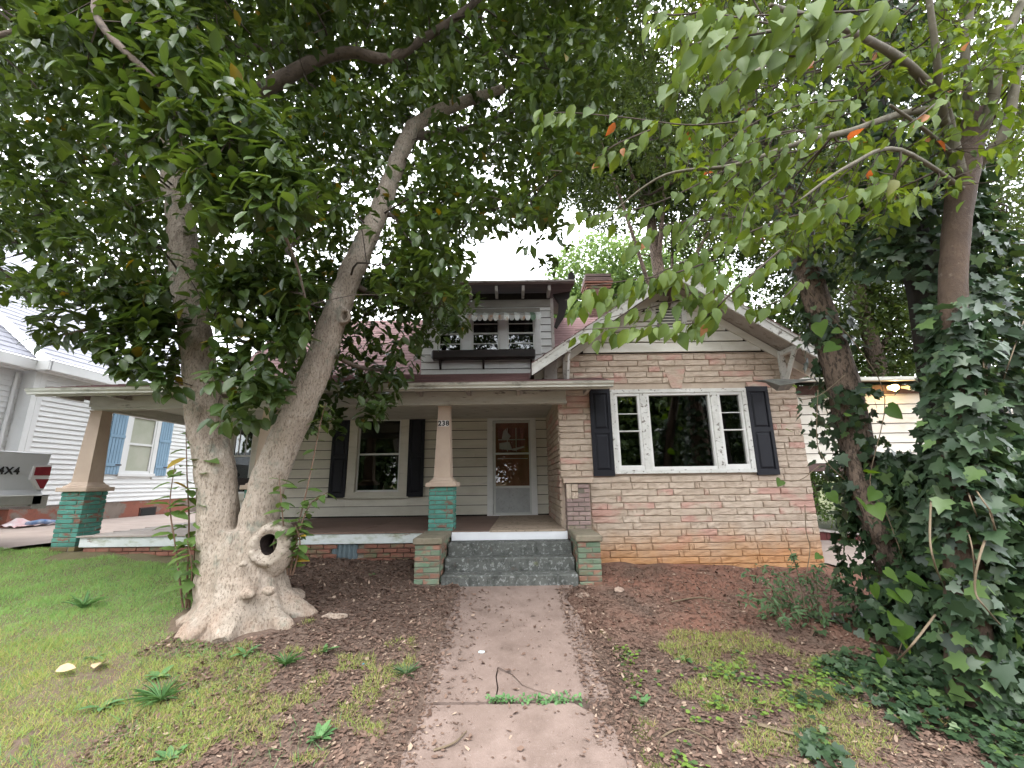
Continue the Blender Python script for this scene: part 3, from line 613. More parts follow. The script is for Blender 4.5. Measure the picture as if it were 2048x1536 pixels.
# ---- porch roof
pr = put('porch_roof', None, HOUSE)
part('beam', MB().box(-6.965, .885, YP-.0, YP+.16, 1.265, 1.445, .006).box(-6.965, -6.80, YP+.16, YW, 1.265, 1.445, .006), m_beam, pr)
part('beam_moulding', MB().box(-6.93, .90, YP+.01, YP+.15, 1.225, 1.265, .004).box(-6.93, -6.83, YP+.15, YW, 1.225, 1.265, .004), m_beam, pr)
part('porch_ceiling', MB().box(-6.8, .78, YP+.16, YW, 1.40, 1.42), m_beam, pr)
for i in range(27): part('ceiling_board', MB().box(-6.8, .775, YP+.165+i*.1, YP+.165+i*.1+.096, 1.385, 1.4), m_beam, pr)
zr_ = lambda y: 1.475+(y-6.40)*.292
gut = []
part('gutter', MB().prism([(6.29, 1.475), (6.30, 1.465), (6.31, 1.44), (6.34, 1.415), (6.34, 1.392), (6.42, 1.392), (6.42, 1.475), (6.41, 1.475), (6.41, 1.402), (6.352, 1.402), (6.352, 1.42), (6.322, 1.445), (6.312, 1.475)], 'x', -7.47, 1.56), m_gutter, pr)
part('fascia', MB().box(-7.42, 1.5, 6.425, 6.455, 1.37, 1.47, .003), m_beam, pr)
part('roof_deck', MB().add([(-7.45, 6.45, 1.47), (1.52, 6.45, 1.47), (1.52, YB, zr_(YB)-.02), (.80, YB, zr_(YB)-.02), (.80, 9.95, zr_(9.95)-.02), (-5.2, 9.95, zr_(9.95)-.02), (-7.45, 6.45, 1.44), (1.52, 6.45, 1.44), (1.52, YB, zr_(YB)-.05), (.80, YB, zr_(YB)-.05), (.80, 9.95, zr_(9.95)-.05), (-5.2, 9.95, zr_(9.95)-.05), (-7.45, 9.95, 1.45)], [(0, 1, 2, 3, 4, 5), (11, 10, 9, 8, 7, 6), (0, 6, 7, 1), (1, 7, 8, 2), (0, 5, 12)]), m_sofwood, pr)
for i in range(25):
    y0 = 6.36+i*.145; y1 = y0+.165; xl = -7.46+(y0-6.40)*.64; xr = 1.55 if y0 < YB-.04 else .80
    wv = 24; v = []
    for j in range(wv+1):
        x = xl+(xr-xl)*j/wv; d = random.uniform(-.012, .012) if i < 2 else random.uniform(-.003, .003)
        v += [(x, y0+d, zr_(y0)+.028+d*.6), (x, y1, zr_(y1)+.012), (x, y0+d, zr_(y0)+.008)]
    part('shingle_course', MB().add(v, [q for j in range(wv) for q in ((3*j, 3*j+3, 3*j+4, 3*j+1), (3*j+2, 3*j+5, 3*j+3, 3*j))]), m_red, pr)
for i in range(14):                                      # hip side facing the neighbour
    y0 = 6.4; s0, s1 = i/14, (i+1.15)/14; X = lambda s, e: -7.47+s*2.27
    part('shingle_course', MB().add([(X(s0, 0), 6.4+s0*3.55, zr_(6.4+s0*3.55)+.02), (X(s0, 0), 9.95, zr_(6.4+s0*3.55)+.02), (X(s1, 0), 9.95, zr_(6.4+min(s1, 1)*3.55)+.01), (X(s1, 0), 6.4+min(s1, 1)*3.55, zr_(6.4+min(s1, 1)*3.55)+.01)], [(0, 1, 2, 3)]), m_red, pr)
for x in (-7.1, -6.3, -5.5, -4.7, -3.9, -3.1, -2.3, -1.5, -.7, .1, 1.2): part('rafter_tail', MB().box(x-.03, x+.03, 6.46, YP+.02, 1.36, 1.435, .004), m_rafter, pr)

# ---- main roof, chimney
mr = put('main_roof', None, HOUSE)
zm_ = lambda y: 2.47+(y-9.95)*1.02
part('roof_deck', MB().add([(-6.9, 9.9, 2.42), (5.2, 9.9, 2.42), (5.2, 12.3, zm_(12.3)-.03), (-6.9, 12.3, zm_(12.3)-.03), (-6.9, 16, 1.9), (5.2, 16, 1.9)], [(0, 1, 2, 3), (3, 2, 5, 4)]), m_sofwood, mr)
for i in range(22):
    y0, y1 = 9.92+i*.108, 9.92+i*.108+.125
    for xa, xb in ((-6.9, -2.25), (1.05, 5.2)): part('shingle_course', MB().add([(xa, y0, zm_(y0)+.02), (xb, y0, zm_(y0)+.02), (xb, y1, zm_(y1)+.006), (xa, y1, zm_(y1)+.006), (xa, y0, zm_(y0)+.002), (xb, y0, zm_(y0)+.002)], [(0, 1, 2, 3), (4, 5, 1, 0)]), m_redup, mr)
ch = put('chimney', MB().box(2.47, 3.2, 12.6, 13.2, 2.5, 6.2).mesh('chimney', M('chimney brick', (.16, .10, .085), (.11, .07, .06), 6, (1, 1, 1), .9, [((.08, .07, .06), 4, .5, .75, (1, 1, 1), .7)], (40, .4))), HOUSE)
b_c = brick_me(M('sooty brick', (.17, .09, .07), (.11, .062, .05), 6, rnd=.2, off=9), .2, .02, .06)
for r_ in range(21):
    for q in range(4 if r_ % 2 else 3):
        x = 2.475+(0 if r_ % 2 else .09)+q*.207; w = min(1, (3.2-x)/.2)
        if w > .2: piece('brick', b_c, ch, (x, 12.585, 4.7+r_*.0705), (w, 1, 1))
for i, (g_, z) in enumerate(((.03, 6.0), (.06, 6.075), (.09, 6.15), (.09, 6.225), (.06, 6.3), (.05, 6.39))): part('corbel_course', MB().box(2.47-g_, 3.2+g_, 12.6-g_, 13.2+g_, z, z+.062 if i < 5 else z+.1, .008), m_brick if i < 3 else m_sofwood, ch)

# ---- dormer
dm = put('dormer', MB().box(-2.2, .99, 9.94, 12.6, 2.3, 4.62).mesh('dormer', m_lapshade), HOUSE)
YD = 9.90
dwin = [(-1.78, -1.24), (-.97, -.30), (-.10, .57)]
dwin = [(-1.80, -1.21), (-.98, -.29), (-.11, .58)]
siding('siding', dm, m_dormer, YD, -2.2, .985, 2.45, 4.22, .185, [(-1.96, .72, 2.985, 4.185)], splits=(-.2,))
part('frieze_board', MB().box(-2.2, .99, YD-.03, YD, 4.22, 4.42, .004).box(-1.95, .72, YD-.04, YD, 4.08, 4.19, .004), M('grey weathered shaded frieze', (.25, .235, .21), (.18, .165, .145), 3, (.4, 1, 2), .8, bump=(20, .3)), dm)  # weathered grey, darkened so the shade on the frieze is in its colour
part('corner_board', MB().box(.985, 1.06, YD-.03, YD+.1, 2.45, 4.45, .004), m_rafter, dm)
part('window_surround', MB().box(-1.97, -1.80, YD-.035, YD, 3.02, 4.1, .004).box(-1.21, -.98, YD-.035, YD, 3.02, 4.1, .004).box(-.29, -.11, YD-.035, YD, 3.02, 4.1, .004).box(.58, .73, YD-.035, YD, 3.02, 4.1, .004).box(-1.97, .73, YD-.045, YD, 2.98, 3.03, .004), m_dormer, dm)
for a, b in dwin:
    w = put('dormer_window', frame(MB(), a, b, 3.04, 4.08, YD-.02, YD+.03, .045, .05, .045).box(a, b, YD-.022, YD+.02, 3.52, 3.56, .003).mesh('dormer_window', m_alum), HOUSE)
    part('muntin', MB().box(a+.04, b-.04, YD-.01, YD+.01, 3.27, 3.29).box(a+.04, b-.04, YD-.01, YD+.01, 3.78, 3.80), m_alum, w)
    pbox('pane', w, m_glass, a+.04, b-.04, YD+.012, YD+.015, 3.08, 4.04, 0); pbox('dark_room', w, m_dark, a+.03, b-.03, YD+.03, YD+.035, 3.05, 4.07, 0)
fb = put('flower_box', MB().box(-1.91, .57, YD-.26, YD-.045, 2.84, 3.06, .03).mesh('flower_box', m_boxwood), HOUSE)
for x in (-1.72, -.68, .47): part('bracket', MB().prism([(YD-.03, 2.62), (YD-.07, 2.62), (YD-.2, 2.8), (YD-.2, 2.84), (YD-.03, 2.84)], 'x', x-.022, x+.022), m_boxwood, fb)
aw = put('awning', MB().tube([(-1.95, YD-.34, 3.86), (.72, YD-.34, 3.86)], .008, 5).mesh('awning', m_alum), HOUSE)
def strip_mesh(mat):
    w = .125; v = [(0, YD-.03, 4.07), (w, YD-.03, 4.07), (w, YD-.46, 3.84), (0, YD-.46, 3.84), (0, YD-.47, 3.765), (w, YD-.47, 3.765)]; F = [(0, 1, 2, 3), (3, 2, 5, 4)]
    v += [(w*.12, YD-.472, 3.722), (w*.32, YD-.473, 3.695), (w*.68, YD-.473, 3.695), (w*.88, YD-.472, 3.722)]; F += [(4, 5, 9, 8, 7, 6)]
    v += [(0, YD-.03, 4.085), (.008, YD-.03, 4.085), (.008, YD-.46, 3.858), (0, YD-.46, 3.858)]; F += [(10, 11, 12, 13), (11, 1, 2, 12)]
    return MB().add(v, F).mesh('awning_strip', mat)
sm = [strip_mesh(m_awn), strip_mesh(m_awng), strip_mesh(M('awning enamel grey', (.36, .36, .34), (.27, .26, .24), 6, rough=.5, layers=[((.30, .14, .06), 8, .52, .64, (1, 1, .6), .8)], off=11))]
for i in range(21): piece('awning_strip', sm[1] if i in (19, 3) else sm[2] if i % 2 else sm[0], aw, (-1.95+i*.127, (i % 2)*.006, 0))
drf = put('dormer_roof', None, HOUSE)
part('roof_deck', MB().add([(-2.75, 9.38, 4.60), (1.54, 9.38, 4.60), (1.54, 12.9, 5.25), (-2.75, 12.9, 5.25), (-2.75, 9.38, 4.68), (1.54, 9.38, 4.68), (1.54, 12.9, 5.33), (-2.75, 12.9, 5.33)], [(3, 2, 1, 0), (4, 5, 6, 7), (0, 1, 5, 4), (1, 2, 6, 5), (0, 4, 7, 3)]), m_sofwood, drf)
for i in range(7): part('soffit_board', MB().add([(-2.75, 9.39+i*.08, 4.594+i*.0148), (1.53, 9.39+i*.08, 4.594+i*.0148), (1.53, 9.465+i*.08, 4.594+(i+.94)*.0148), (-2.75, 9.465+i*.08, 4.594+(i+.94)*.0148)], [(3, 2, 1, 0)]), m_sofwood, drf)
for x in (-2.3, -1.65, -1.0, -.35, .3, .93): part('rafter_tail', MB().box(x-.035, x+.035, 9.41, YD-.03, 4.44, 4.585, .005), m_rafter, drf)
part('drip_edge', MB().box(-2.77, 1.55, 9.36, 9.385, 4.655, 4.70), m_rafter, drf)
part('side_bracket', MB().prism([(1.06, 4.55), (1.50, 4.62), (1.44, 4.3), (1.30, 3.9), (1.13, 3.65), (1.06, 3.7), (1.17, 4.05), (1.2, 4.3)], 'y', 9.86, 9.94), m_boxwood, drf)
part('ridge_finial', MB().prism([(1.38, 4.68), (1.56, 4.68), (1.54, 4.86), (1.47, 4.93), (1.40, 4.86)], 'y', 9.40, 9.46), m_boxwood, drf)

# ---- side wing with the lit flood lamp
wg = put('side_wing', MB().box(4.9, 13.0, 9.35, 9.45, .26, 2.0).box(4.9, 13, 9.45, 12, 1.9, 2.0).mesh('side_wing', m_lapshade), HOUSE)
siding('siding', wg, m_gable, 9.32, 4.9, 13.0, .26, 1.78, .213, [], splits=(7.6, 10.2))
part('sill_beam', MB().box(4.9, 13, 9.30, 9.5, .10, .255, .004), m_sofwood, wg)
part('frieze_board', MB().box(4.9, 13, 9.29, 9.33, 1.78, 1.98, .004), m_sofwood, wg)
part('wing_roof', MB().add([(4.7, 8.75, 2.02), (13, 8.75, 2.02), (13, 12.5, 2.75), (4.7, 12.5, 2.75), (4.7, 8.75, 1.95), (13, 8.75, 1.95), (13, 12.5, 2.68), (4.7, 12.5, 2.68)], [(0, 1, 2, 3), (4, 7, 6, 5), (0, 4, 5, 1)]), M('grey wing roof', (.10, .095, .085), (.06, .06, .05), 6, bump=(40, .5)), wg)
part('gutter', MB().box(4.7, 13, 8.68, 8.75, 1.95, 2.03, .01), m_gutter, wg)
for x in (4.95, 9.9, 12.8): part('post', MB().box(x, x+.14, 9.34, 9.48, -1.7, .1, .004), m_sofwood, wg)
FL = thing('flood_lamp', (8.45, 9.2, 1.86), 'lit twin-head flood lamp under the eave of the side wing', 'lamp')
m_bulb = bpy.data.materials.new('lit bulb'); m_bulb.use_nodes = True
e_ = m_bulb.node_tree.nodes['Principled BSDF']; e_.inputs['Emission Color'].default_value = (1, .62, .22, 1); e_.inputs['Emission Strength'].default_value = 9; e_.inputs['Base Color'].default_value = (1, .8, .5, 1)
def bulb(x, tx, tz, mat):
    o = put('bulb', MB().tube([(x, 9.19, 1.90), (x+tx*.3, 9.14, 1.89+tz*.3), (x+tx*.7, 9.06, 1.87+tz*.7), (x+tx, 9.0, 1.85+tz)], [.028, .035, .065, .075], 12).mesh('bulb', mat, True), FL)
bulb(8.36, -.02, 0, m_bulb); bulb(8.64, .10, .0, M('unlit bulb', (.7, .68, .62), rough=.3))
part('mount', MB().box(8.38, 8.6, 9.2, 9.28, 1.84, 1.95, .01), m_white, FL)
ld = bpy.data.lights.new('flood_lamp_light', 'POINT'); ld.energy = 4; ld.color = (1, .62, .25); ld.shadow_soft_size = .07
lo = put('flood_lamp_light', ld, FL, (8.32, 8.92, 1.84))
# ================================================================== ground, path, drive
def ground_mat():
    m, n, l, p = new_mat('yard soil')
    g = n.new('ShaderNodeNewGeometry'); pos = g.outputs['Position']
    col = mixc(n, l, ramp(n, l, noise(n, l, pos, 5, 6), .35, .7), (.12, .083, .066), (.185, .135, .107))
    col = mixc(n, l, ramp(n, l, noise(n, l, pos, 30, 5, .7), .45, .7, 0, .6), col, (.062, .041, .032))
    sp = n.new('ShaderNodeSeparateXYZ'); l.new(pos, sp.inputs[0])
    red = mul(n, l, ramp(n, l, noise(n, l, pos, 1.1, 4), .36, .6), ramp(n, l, sp.outputs[0], .3, 1.2))
    red = mul(n, l, red, ramp(n, l, sp.outputs[1], 4.3, 5.2))
    col = mixc(n, l, mul(n, l, red, .8), col, (.26, .125, .088))
    lawn = mul(n, l, ramp(n, l, sp.outputs[0], -3.2, -4.4), .55)
    col = mixc(n, l, lawn, col, (.14, .14, .065))
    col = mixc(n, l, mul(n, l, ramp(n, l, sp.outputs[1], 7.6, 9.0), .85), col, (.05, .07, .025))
    l.new(col, p.inputs['Base Color']); p.inputs['Roughness'].default_value = .95; p.inputs['Specular IOR Level'].default_value = .1
    b = n.new('ShaderNodeBump'); b.inputs['Strength'].default_value = .7; b.inputs['Distance'].default_value = .03
    l.new(noise(n, l, pos, 38, 6, .75), b.inputs['Height']); l.new(b.outputs[0], p.inputs['Normal']); return m
def lump(x, y):
    x = np.asarray(x, float); y = np.asarray(y, float)
    return .014*np.sin(3.1*x+1.7*y)*np.cos(2.3*y-1.1*x)+.010*np.sin(7.9*x-5.3*y+1)+.008*np.cos(11*x+9*y)
def gtop(x, y): return gz(x, y)+lump(x, y)
gx_ = np.concatenate([[-400, -150, -60, -30, -20, -14, -11], np.arange(-9, 7.01, .085), [8, 10, 14, 20, 30, 60, 150, 400]])
gy_ = np.concatenate([[-400, -120, -50, -25, -14, -8, -5, -3, -1, 0, 1], np.arange(1.6, 8.6, .085), [9.5, 11, 13, 16, 20, 30, 60, 150, 500]])
GX_, GY_ = np.meshgrid(gx_, gy_); GZ_ = gtop(GX_, GY_)
pathw = (np.abs(GX_+.03) < .72) & (GY_ < 5.95) & (GY_ > -2); GZ_ = np.where(pathw, GZ_-.07, GZ_)     # bed of the concrete path
GZ_ = np.where((np.abs(GX_+.03) >= .72) & (np.abs(GX_+.03) < 1.0) & (GY_ < 5.95) & (GY_ > 0), gz(GX_, GY_)+.018+lump(GX_*2, GY_*2)*1.4, GZ_)
GZ_ = np.where((GX_ < -7.45) & (GY_ > 6.9), GZ_-.10, GZ_)
nr, nc = GX_.shape
gme = bpy.data.meshes.new('ground'); gv_ = np.stack([GX_, GY_, GZ_], -1).reshape(-1, 3)
gf_ = [(j*nc+i, j*nc+i+1, (j+1)*nc+i+1, (j+1)*nc+i) for j in range(nr-1) for i in range(nc-1)]
gme.from_pydata(gv_.tolist(), [], gf_); gme.materials.append(ground_mat()); gme.polygons.foreach_set('use_smooth', [True]*len(gme.polygons))
tag(put('ground', gme), kind='structure')
m_path = M('old path concrete', (.225, .168, .142), (.160, .116, .096), 2.6, (1, 1, 1), .9, [((.27, .225, .20), 60, .58, .7, (1, 1, 1), .6), ((.10, .070, .055), 4, .46, .72, (1, 1, 1), .55), ((.14, .09, .07), 45, .64, .74, (1, 1, 1), .6)], (110, .5))
pth = tag(put('path', MB().add([(-.8, 1.0, -2.12), (.74, 1.0, -2.12), (.74, 5.95, -1.43), (-.8, 5.95, -1.43)], [(0, 1, 2, 3)]).mesh('path_bed', ground_mat())), kind='structure')
def slab(poly, dz=0):
    v = [(x, y, float(gz(0, y))+.016+dz) for x, y in poly]; n_ = len(v); v += [(x, y, z-.09) for x, y, z in v]
    part('slab', MB().add(v, [tuple(range(n_))]+[(i, i+n_, (i+1) % n_+n_, (i+1) % n_) for i in range(n_)]), m_path, pth)
def rag(a, b, n_=9, w=.012): return [(a[0]+(b[0]-a[0])*i/n_+random.uniform(-w, w), a[1]+(b[1]-a[1])*i/n_+random.uniform(-w, w)*.6) for i in range(n_)]
ck = [(-.145, 4.17), (-.03, 4.07), (.05, 3.93), (.16, 3.86), (.29, 3.80), (.44, 3.745)]
cr = [(x+.004, y+.005) for x, y in ck]
slab(rag((-.84, 5.94), (-.86, 3.735))+[(-.86, 3.735)]+[(-.17, 3.735), (-.155, 3.9), (-.175, 4.05), (-.16, 4.19)]+cr[0:]+[(.47, 3.75)]+rag((.73, 3.76), (.70, 4.7), 5, .02)+[(.71, 5.1), (.60, 5.62), (.73, 5.80), (.76, 5.94)])
slab([(-.158, 3.735), (-.143, 3.9), (-.163, 4.05), (-.15, 4.15)]+[(x-.002, y-.003) for x, y in ck[1:]]+[(.44, 3.735)], -.004)
slab(rag((-.84, 3.70), (-.82, 1.05), 12)+[(-.82, 1.05)]+rag((.72, 1.05), (.74, 3.2), 10)+[(.74, 3.2), (.68, 3.45), (.55, 3.6), (.44, 3.70)], .004)
# neighbour's drive, strip right of the house, street and far side
m_drive = M('drive concrete', (.38, .31, .27), (.31, .25, .22), 2, (1, 1, 1), .9, [((.2, .13, .1), 3, .55, .8, (1, 1, 1), .5)], (60, .3))
drv = MB().add([(-10.95, 3, float(gz(-9, 3))-.01), (-7.95, 3, float(gz(-8, 3))-.01), (-7.95, 7.1, -.93), (-10.95, 7.1, -.845), (-7.5, 9.5, -.93), (-10.95, 9.5, -.845), (-7.2, 20, -.95), (-10.95, 20, -.95)], [(0, 1, 2, 3), (3, 2, 4, 5), (5, 4, 6, 7)])
tag(put('driveway', drv.mesh('driveway', m_drive)), kind='structure')
tag(put('side_drive', MB().add([(5.0, 6.95, -1.36), (8.6, 6.6, -1.47), (8.6, 14, -1.42), (5.0, 14, -1.36)], [(0, 1, 2, 3)]).mesh('side_drive', m_drive)), kind='structure')
zs_ = -2.1
tag(put('street', MB().box(-80, 80, -11, -3.4, zs_-.2, zs_+.02).mesh('street', M('asphalt', (.06, .06, .06), (.045, .045, .045), 5, bump=(120, .4)))), kind='structure')

# ================================================================== neighbour's house
NB = thing('neighbour_house', (-13, 12, -1.0), 'white clapboard house with pale blue shutters and pale grey roof across the drive', 'house')
m_nsid = M('neighbour siding', (.72, .72, .71), (.66, .66, .655), 2, (1, 1, 1), .55, [(GRIME, 3, .66, .9, (1, 1, 1), .2)], None, rnd=.03)
m_nroof = M('pale grey shingle', (.34, .34, .38), (.27, .27, .31), 4, (1, 1, 1), .8, [((.22, .21, .24), 2, .5, .8, (1, 2, 1), .4), ((.5, .5, .54), 30, .55, .7, (1, 1, 1), .4)], (40, .5), rnd=.05, off=7)
m_nblue = M('pale blue shutter paint', (.22, .345, .46), (.18, .29, .40), 4, (1, 1, .5), .6, bump=(30, .2, (4, 4, .3)))
m_nfnd = M('parged brick foundation', (.25, .20, .165), (.18, .145, .12), 2.5, (1, 1, 1), .9, [((.25, .09, .06), 1.3, .46, .52, (1, 1, 1.6), .95), ((.08, .06, .05), 5, .55, .75, (1, 1, 1), .6)], (40, .6))
m_iron = M('rusty iron', (.06, .03, .025), (.035, .02, .018), 9)
XN = -11.0
nw = put('side_wall', MB().box(-18, XN-.02, 9.56, 22, -.45, 2.65).box(-18, XN-.32, 2, 9.56, -.45, 2.75).mesh('side_wall', m_nsid), NB)
me_n = MB().prism([(0, .004), (.034, .004), (.034, .012), (.003, .135), (0, .135)], 'y', 0, 1).mesh('siding_plank', m_nsid)   # profile in x,z
WNB = (11.98, 13.12, .22, 2.05)
z = -.43
while z < 2.6:
    h = .12
    for p, q in spans(9.60, 20.0, [(WNB[0]-.45, WNB[1]+.66)] if WNB[2] < z+.1 and z < WNB[3] else []): piece('siding_plank', me_n, nw, (XN-.02, p, z), (1, q-p, 1))
    if WNB[2] < z+.1 and z < WNB[3]:
        for p, q in ((WNB[0]-.45, WNB[0]-.0), (WNB[1]+.0, WNB[1]+.66)): piece('siding_plank', me_n, nw, (XN-.02, p, z), (1, q-p, 1))
    piece('siding_plank', me_n, nw, (XN-.32, 3.0, z), (1, 6.5, 1))
    z += h
part('corner_board', MB().box(XN-.32, XN+.012, 9.44, 9.56, -.43, 2.66, .004).box(XN-.03, XN+.014, 9.56, 9.68, -.43, 2.66, .004), m_nsid, NB)
part('downspout', MB().tube([(XN-.25, 9.30, 2.55), (XN-.26, 9.30, 2.3), (XN-.26, 9.30, -.7)], .035, 8), m_nsid, NB)
nwin = put('window', MB().box(XN-.02, XN+.03, WNB[0]-.02, WNB[0]+.13, .33, 2.03, .004).box(XN-.02, XN+.03, WNB[1]-.13, WNB[1]+.02, .33, 2.03, .004).box(XN-.02, XN+.032, WNB[0]-.02, WNB[1]+.02, 1.93, 2.07, .004).box(XN-.02, XN+.06, WNB[0]-.05, WNB[1]+.05, .25, .34, .004).mesh('window', m_nsid), NB)
part('sash', MB().box(XN-.02, XN+.015, WNB[0]+.13, WNB[0]+.19, .34, 1.93).box(XN-.02, XN+.015, WNB[1]-.19, WNB[1]-.13, .34, 1.93).box(XN-.02, XN+.015, WNB[0]+.19, WNB[1]-.19, 1.14, 1.2).box(XN-.02, XN+.014, WNB[0]+.19, WNB[1]-.19, .34, .41), m_nsid, nwin)
part('blind', MB().box(XN-.03, XN-.012, WNB[0]+.18, WNB[1]-.18, .4, 1.93), M('pale blind', (.44, .44, .37), (.33, .35, .27), 1.2), nwin)
def nshut(y0, y1, z0, z1, X):
    s_ = put('shutter', MB().box(X, X+.025, y0, y1, z0, z1).mesh('shutter', m_nblue), NB); n_ = 5; w = (y1-y0)/n_
    for i in range(n_): part('board', MB().box(X+.024, X+.035, y0+i*w+.004, y0+(i+1)*w-.004, z0, z1, .003), m_nblue, s_)
    for z in (z0+.22, z1-.75): part('rail', MB().box(X+.036, X+.05, y0, y1, z, z+.08, .003), m_nblue, s_)
    part('hinge', MB().box(X+.05, X+.056, y0+.3, y1+.02, z0+.245, z0+.275), m_iron, s_)
nshut(11.50, 11.96, .30, 2.05, XN+.005); nshut(13.14, 13.60, .28, 2.05, XN+.005); nshut(8.55, 9.0, .3, 1.9, XN-.295)
nf = part('foundation', MB().box(-18, XN-.005, 9.56, 22, -1.4, -.44).box(-18, XN-.3, 2, 9.56, -1.4, -.44), m_nfnd, NB)
part('foundation_vent', MB().box(XN-.02, XN+.012, 12.9, 13.5, -.93, -.64, .004), m_iron, NB)
part('vent_grille', MB().box(XN+.005, XN+.02, 12.95, 13.45, -.90, -.67), m_dark, NB)
# roof: eave, hip and a cross gable
nrf = put('roof', None, NB)
part('fascia', MB().box(XN+.18, XN+.34, 9.4, 21, 2.62, 2.86, .01).box(XN-.14, XN+.05, 2, 9.4, 2.62, 2.86, .01).box(XN-.14, XN+.34, 9.36, 9.44, 2.62, 2.86, .01), m_nsid, nrf)
part('soffit', MB().box(XN-.02, XN+.2, 9.44, 21, 2.60, 2.63).box(XN-.32, XN-.1, 2, 9.4, 2.6, 2.63), m_nsid, nrf)
sN = .80
for i in range(34):
    x0, x1 = XN+.36-i*.19, XN+.36-(i+1.12)*.19; z0, z1 = 2.87+i*.19*sN, 2.87+(i+1.12)*.19*sN; yb = 20-max(0, i-8)*.05
    part('shingle_course', MB().add([(x0, 9.36, z0+.02), (x0, yb, z0+.02), (x1, yb, z1), (x1, 9.36, z1), (x0, 9.36, z0), (x0, yb, z0)], [(0, 1, 2, 3), (4, 5, 1, 0)]), m_nroof, nrf)
    x0 -= .3; x1 -= .3
    part('shingle_course', MB().add([(x0, 2, z0+.02), (x0, 9.36, z0+.02), (x1, 9.36, z1), (x1, 2, z1), (x0, 2, z0), (x0, 9.36, z0)], [(0, 1, 2, 3), (4, 5, 1, 0)]), m_nroof, nrf)
part('ridge_cap', MB().box(-18.2, -17.2, 2, 19, 7.95, 8.05), m_nroof, nrf)
gd = put('cross_gable', MB().add([(-13.1, 5, 4.55), (-13.1, 9.9, 4.55), (-15.2, 9.9, 6.6), (-15.2, 5, 6.6), (-13.1, 5, 4.40), (-13.1, 9.9, 4.40), (-15.2, 9.9, 6.3)], [(0, 1, 2, 3), (4, 5, 1, 0), (1, 5, 6, 2)]).mesh('cross_gable', m_nroof), nrf)

# ================================================================== pickup in the drive
TK = thing('pickup_truck', (-8.95, 5, -1.1), 'silver pickup truck parked nose to the street in the drive', 'truck')
m_silver = M('silver car paint', (.50, .51, .53), (.46, .47, .49), 3, rough=.3, spec=.5, metal=.15)
m_trim = M('champagne lower paint', (.36, .35, .32), rough=.35, metal=.4); m_tyre = M('tyre', (.02, .02, .02), rough=.85); m_chrome = M('chrome', (.55, .55, .54), rough=.2, metal=.9)
m_lamp = M('red lamp lens', (.22, .018, .026), (.16, .012, .02), 8, rough=.15, spec=.6); m_lampw = M('clear lamp lens', (.62, .6, .6), rough=.15)
x0, x1, yr, zb, zt_ = -9.93, -7.98, 7.40, -.31, .535
body = MB()
prof = [(0, zt_), (0, .50), (.03, .2), (.035, -.05), (.0, -.12), (.02, -.28), (.06, zb)]
ys = [yr, yr-.04, yr-.35, yr-.75, yr-.95, yr-1.75, yr-1.95, yr-2.4, yr-5.6]; v = []; F = []
for y in ys:
    bulge = .035 if -1.95+yr < y < yr-.75 else 0
    for dx, z in prof: v.append((x1-dx+(bulge if z < .3 else 0)-(.03 if y == yr else 0), y, z))
n_ = len(prof)
for i in range(len(ys)-1):
    for j in range(n_-1):
        if 4 <= i <= 4 and prof[j][1] < .21 and prof[j+1][1] < -.0: continue
        F.append((i*n_+j, i*n_+j+1, (i+1)*n_+j+1, (i+1)*n_+j))
body.add(v, F); body.box(x0, x1-.07, yr-1.9, yr-.0, -.2, zt_-.08).box(x0, x0+.06, yr-5.6, yr, zb, zt_).box(x0+.05, x1-.05, yr-.06, yr, -.1, zt_-.01, .01)
body.box(x1-.09, x1+.004, yr-1.95, yr-.02, zt_-.005, zt_+.02, .006)
part('body', body, m_silver, TK)
part('cab', MB().prism([(yr-2.0, zt_), (yr-2.2, 1.0), (yr-4.0, 1.02), (yr-4.7, zt_), (yr-5.6, .45), (yr-5.7, -.2), (yr-2.0, -.2)], 'x', x0+.06, x1-.06), m_silver, TK)
part('lower_trim', MB().box(x1-.03, x1+.012, yr-.72, yr-.03, -.29, -.13, .01), m_trim, TK)
wh = put('wheel', MB().tube([(x1-.28, yr-1.32, -.57), (x1-.02, yr-1.32, -.57)], [.40, .40], 28).mesh('tyre', m_tyre), TK)
part('rim', MB().tube([(x1-.03, yr-1.32, -.57), (x1+.0, yr-1.32, -.57)], [.25, .23], 20), m_chrome, wh)
wh2 = put('wheel', MB().tube([(x1-.28, yr-4.8, -.62), (x1-.02, yr-4.8, -.62)], [.40, .40], 28).mesh('tyre', m_tyre), TK)
part('wheel_arch', MB().tube([(x1-.40, yr-1.32, -.45), (x1-.05, yr-1.32, -.45)], [.47, .47], 24), m_dark, TK)
part('bumper', MB().prism([(x0+.02, yr-.15), (x0+.05, yr+.17), (x1-.10, yr+.17), (x1+.012, yr+.06), (x1+.012, yr-.17), (x1-.06, yr-.17)], 'z', -.36, -.15), m_chrome, TK)
part('bumper_step', MB().box(x0+.1, x1-.08, yr+.0, yr+.165, -.150, -.138), m_tyre, TK)
tl = put('tail_lamp', MB().prism([(yr-.26, .34), (yr+.012, .36), (yr+.012, .15), (yr-.04, -.06), (yr-.12, -.05), (yr-.27, .12)], 'x', x1-.08, x1+.006).mesh('tail_lamp', m_lampw), TK)
part('red_lens', MB().prism([(yr-.235, .32), (yr+.010, .335), (yr+.010, .185), (yr-.235, .185)], 'x', x1-.07, x1+.012), m_lamp, tl)
part('red_lens', MB().prism([(yr-.20, .125), (yr+.010, .125), (yr-.04, -.035), (yr-.09, -.03)], 'x', x1-.07, x1+.012), m_lamp, tl)
number('4X4', x1+.004, yr-.60, .20, .16, TK, m_black_paint, 'decal', (R(90), 0, R(90)), .0015)
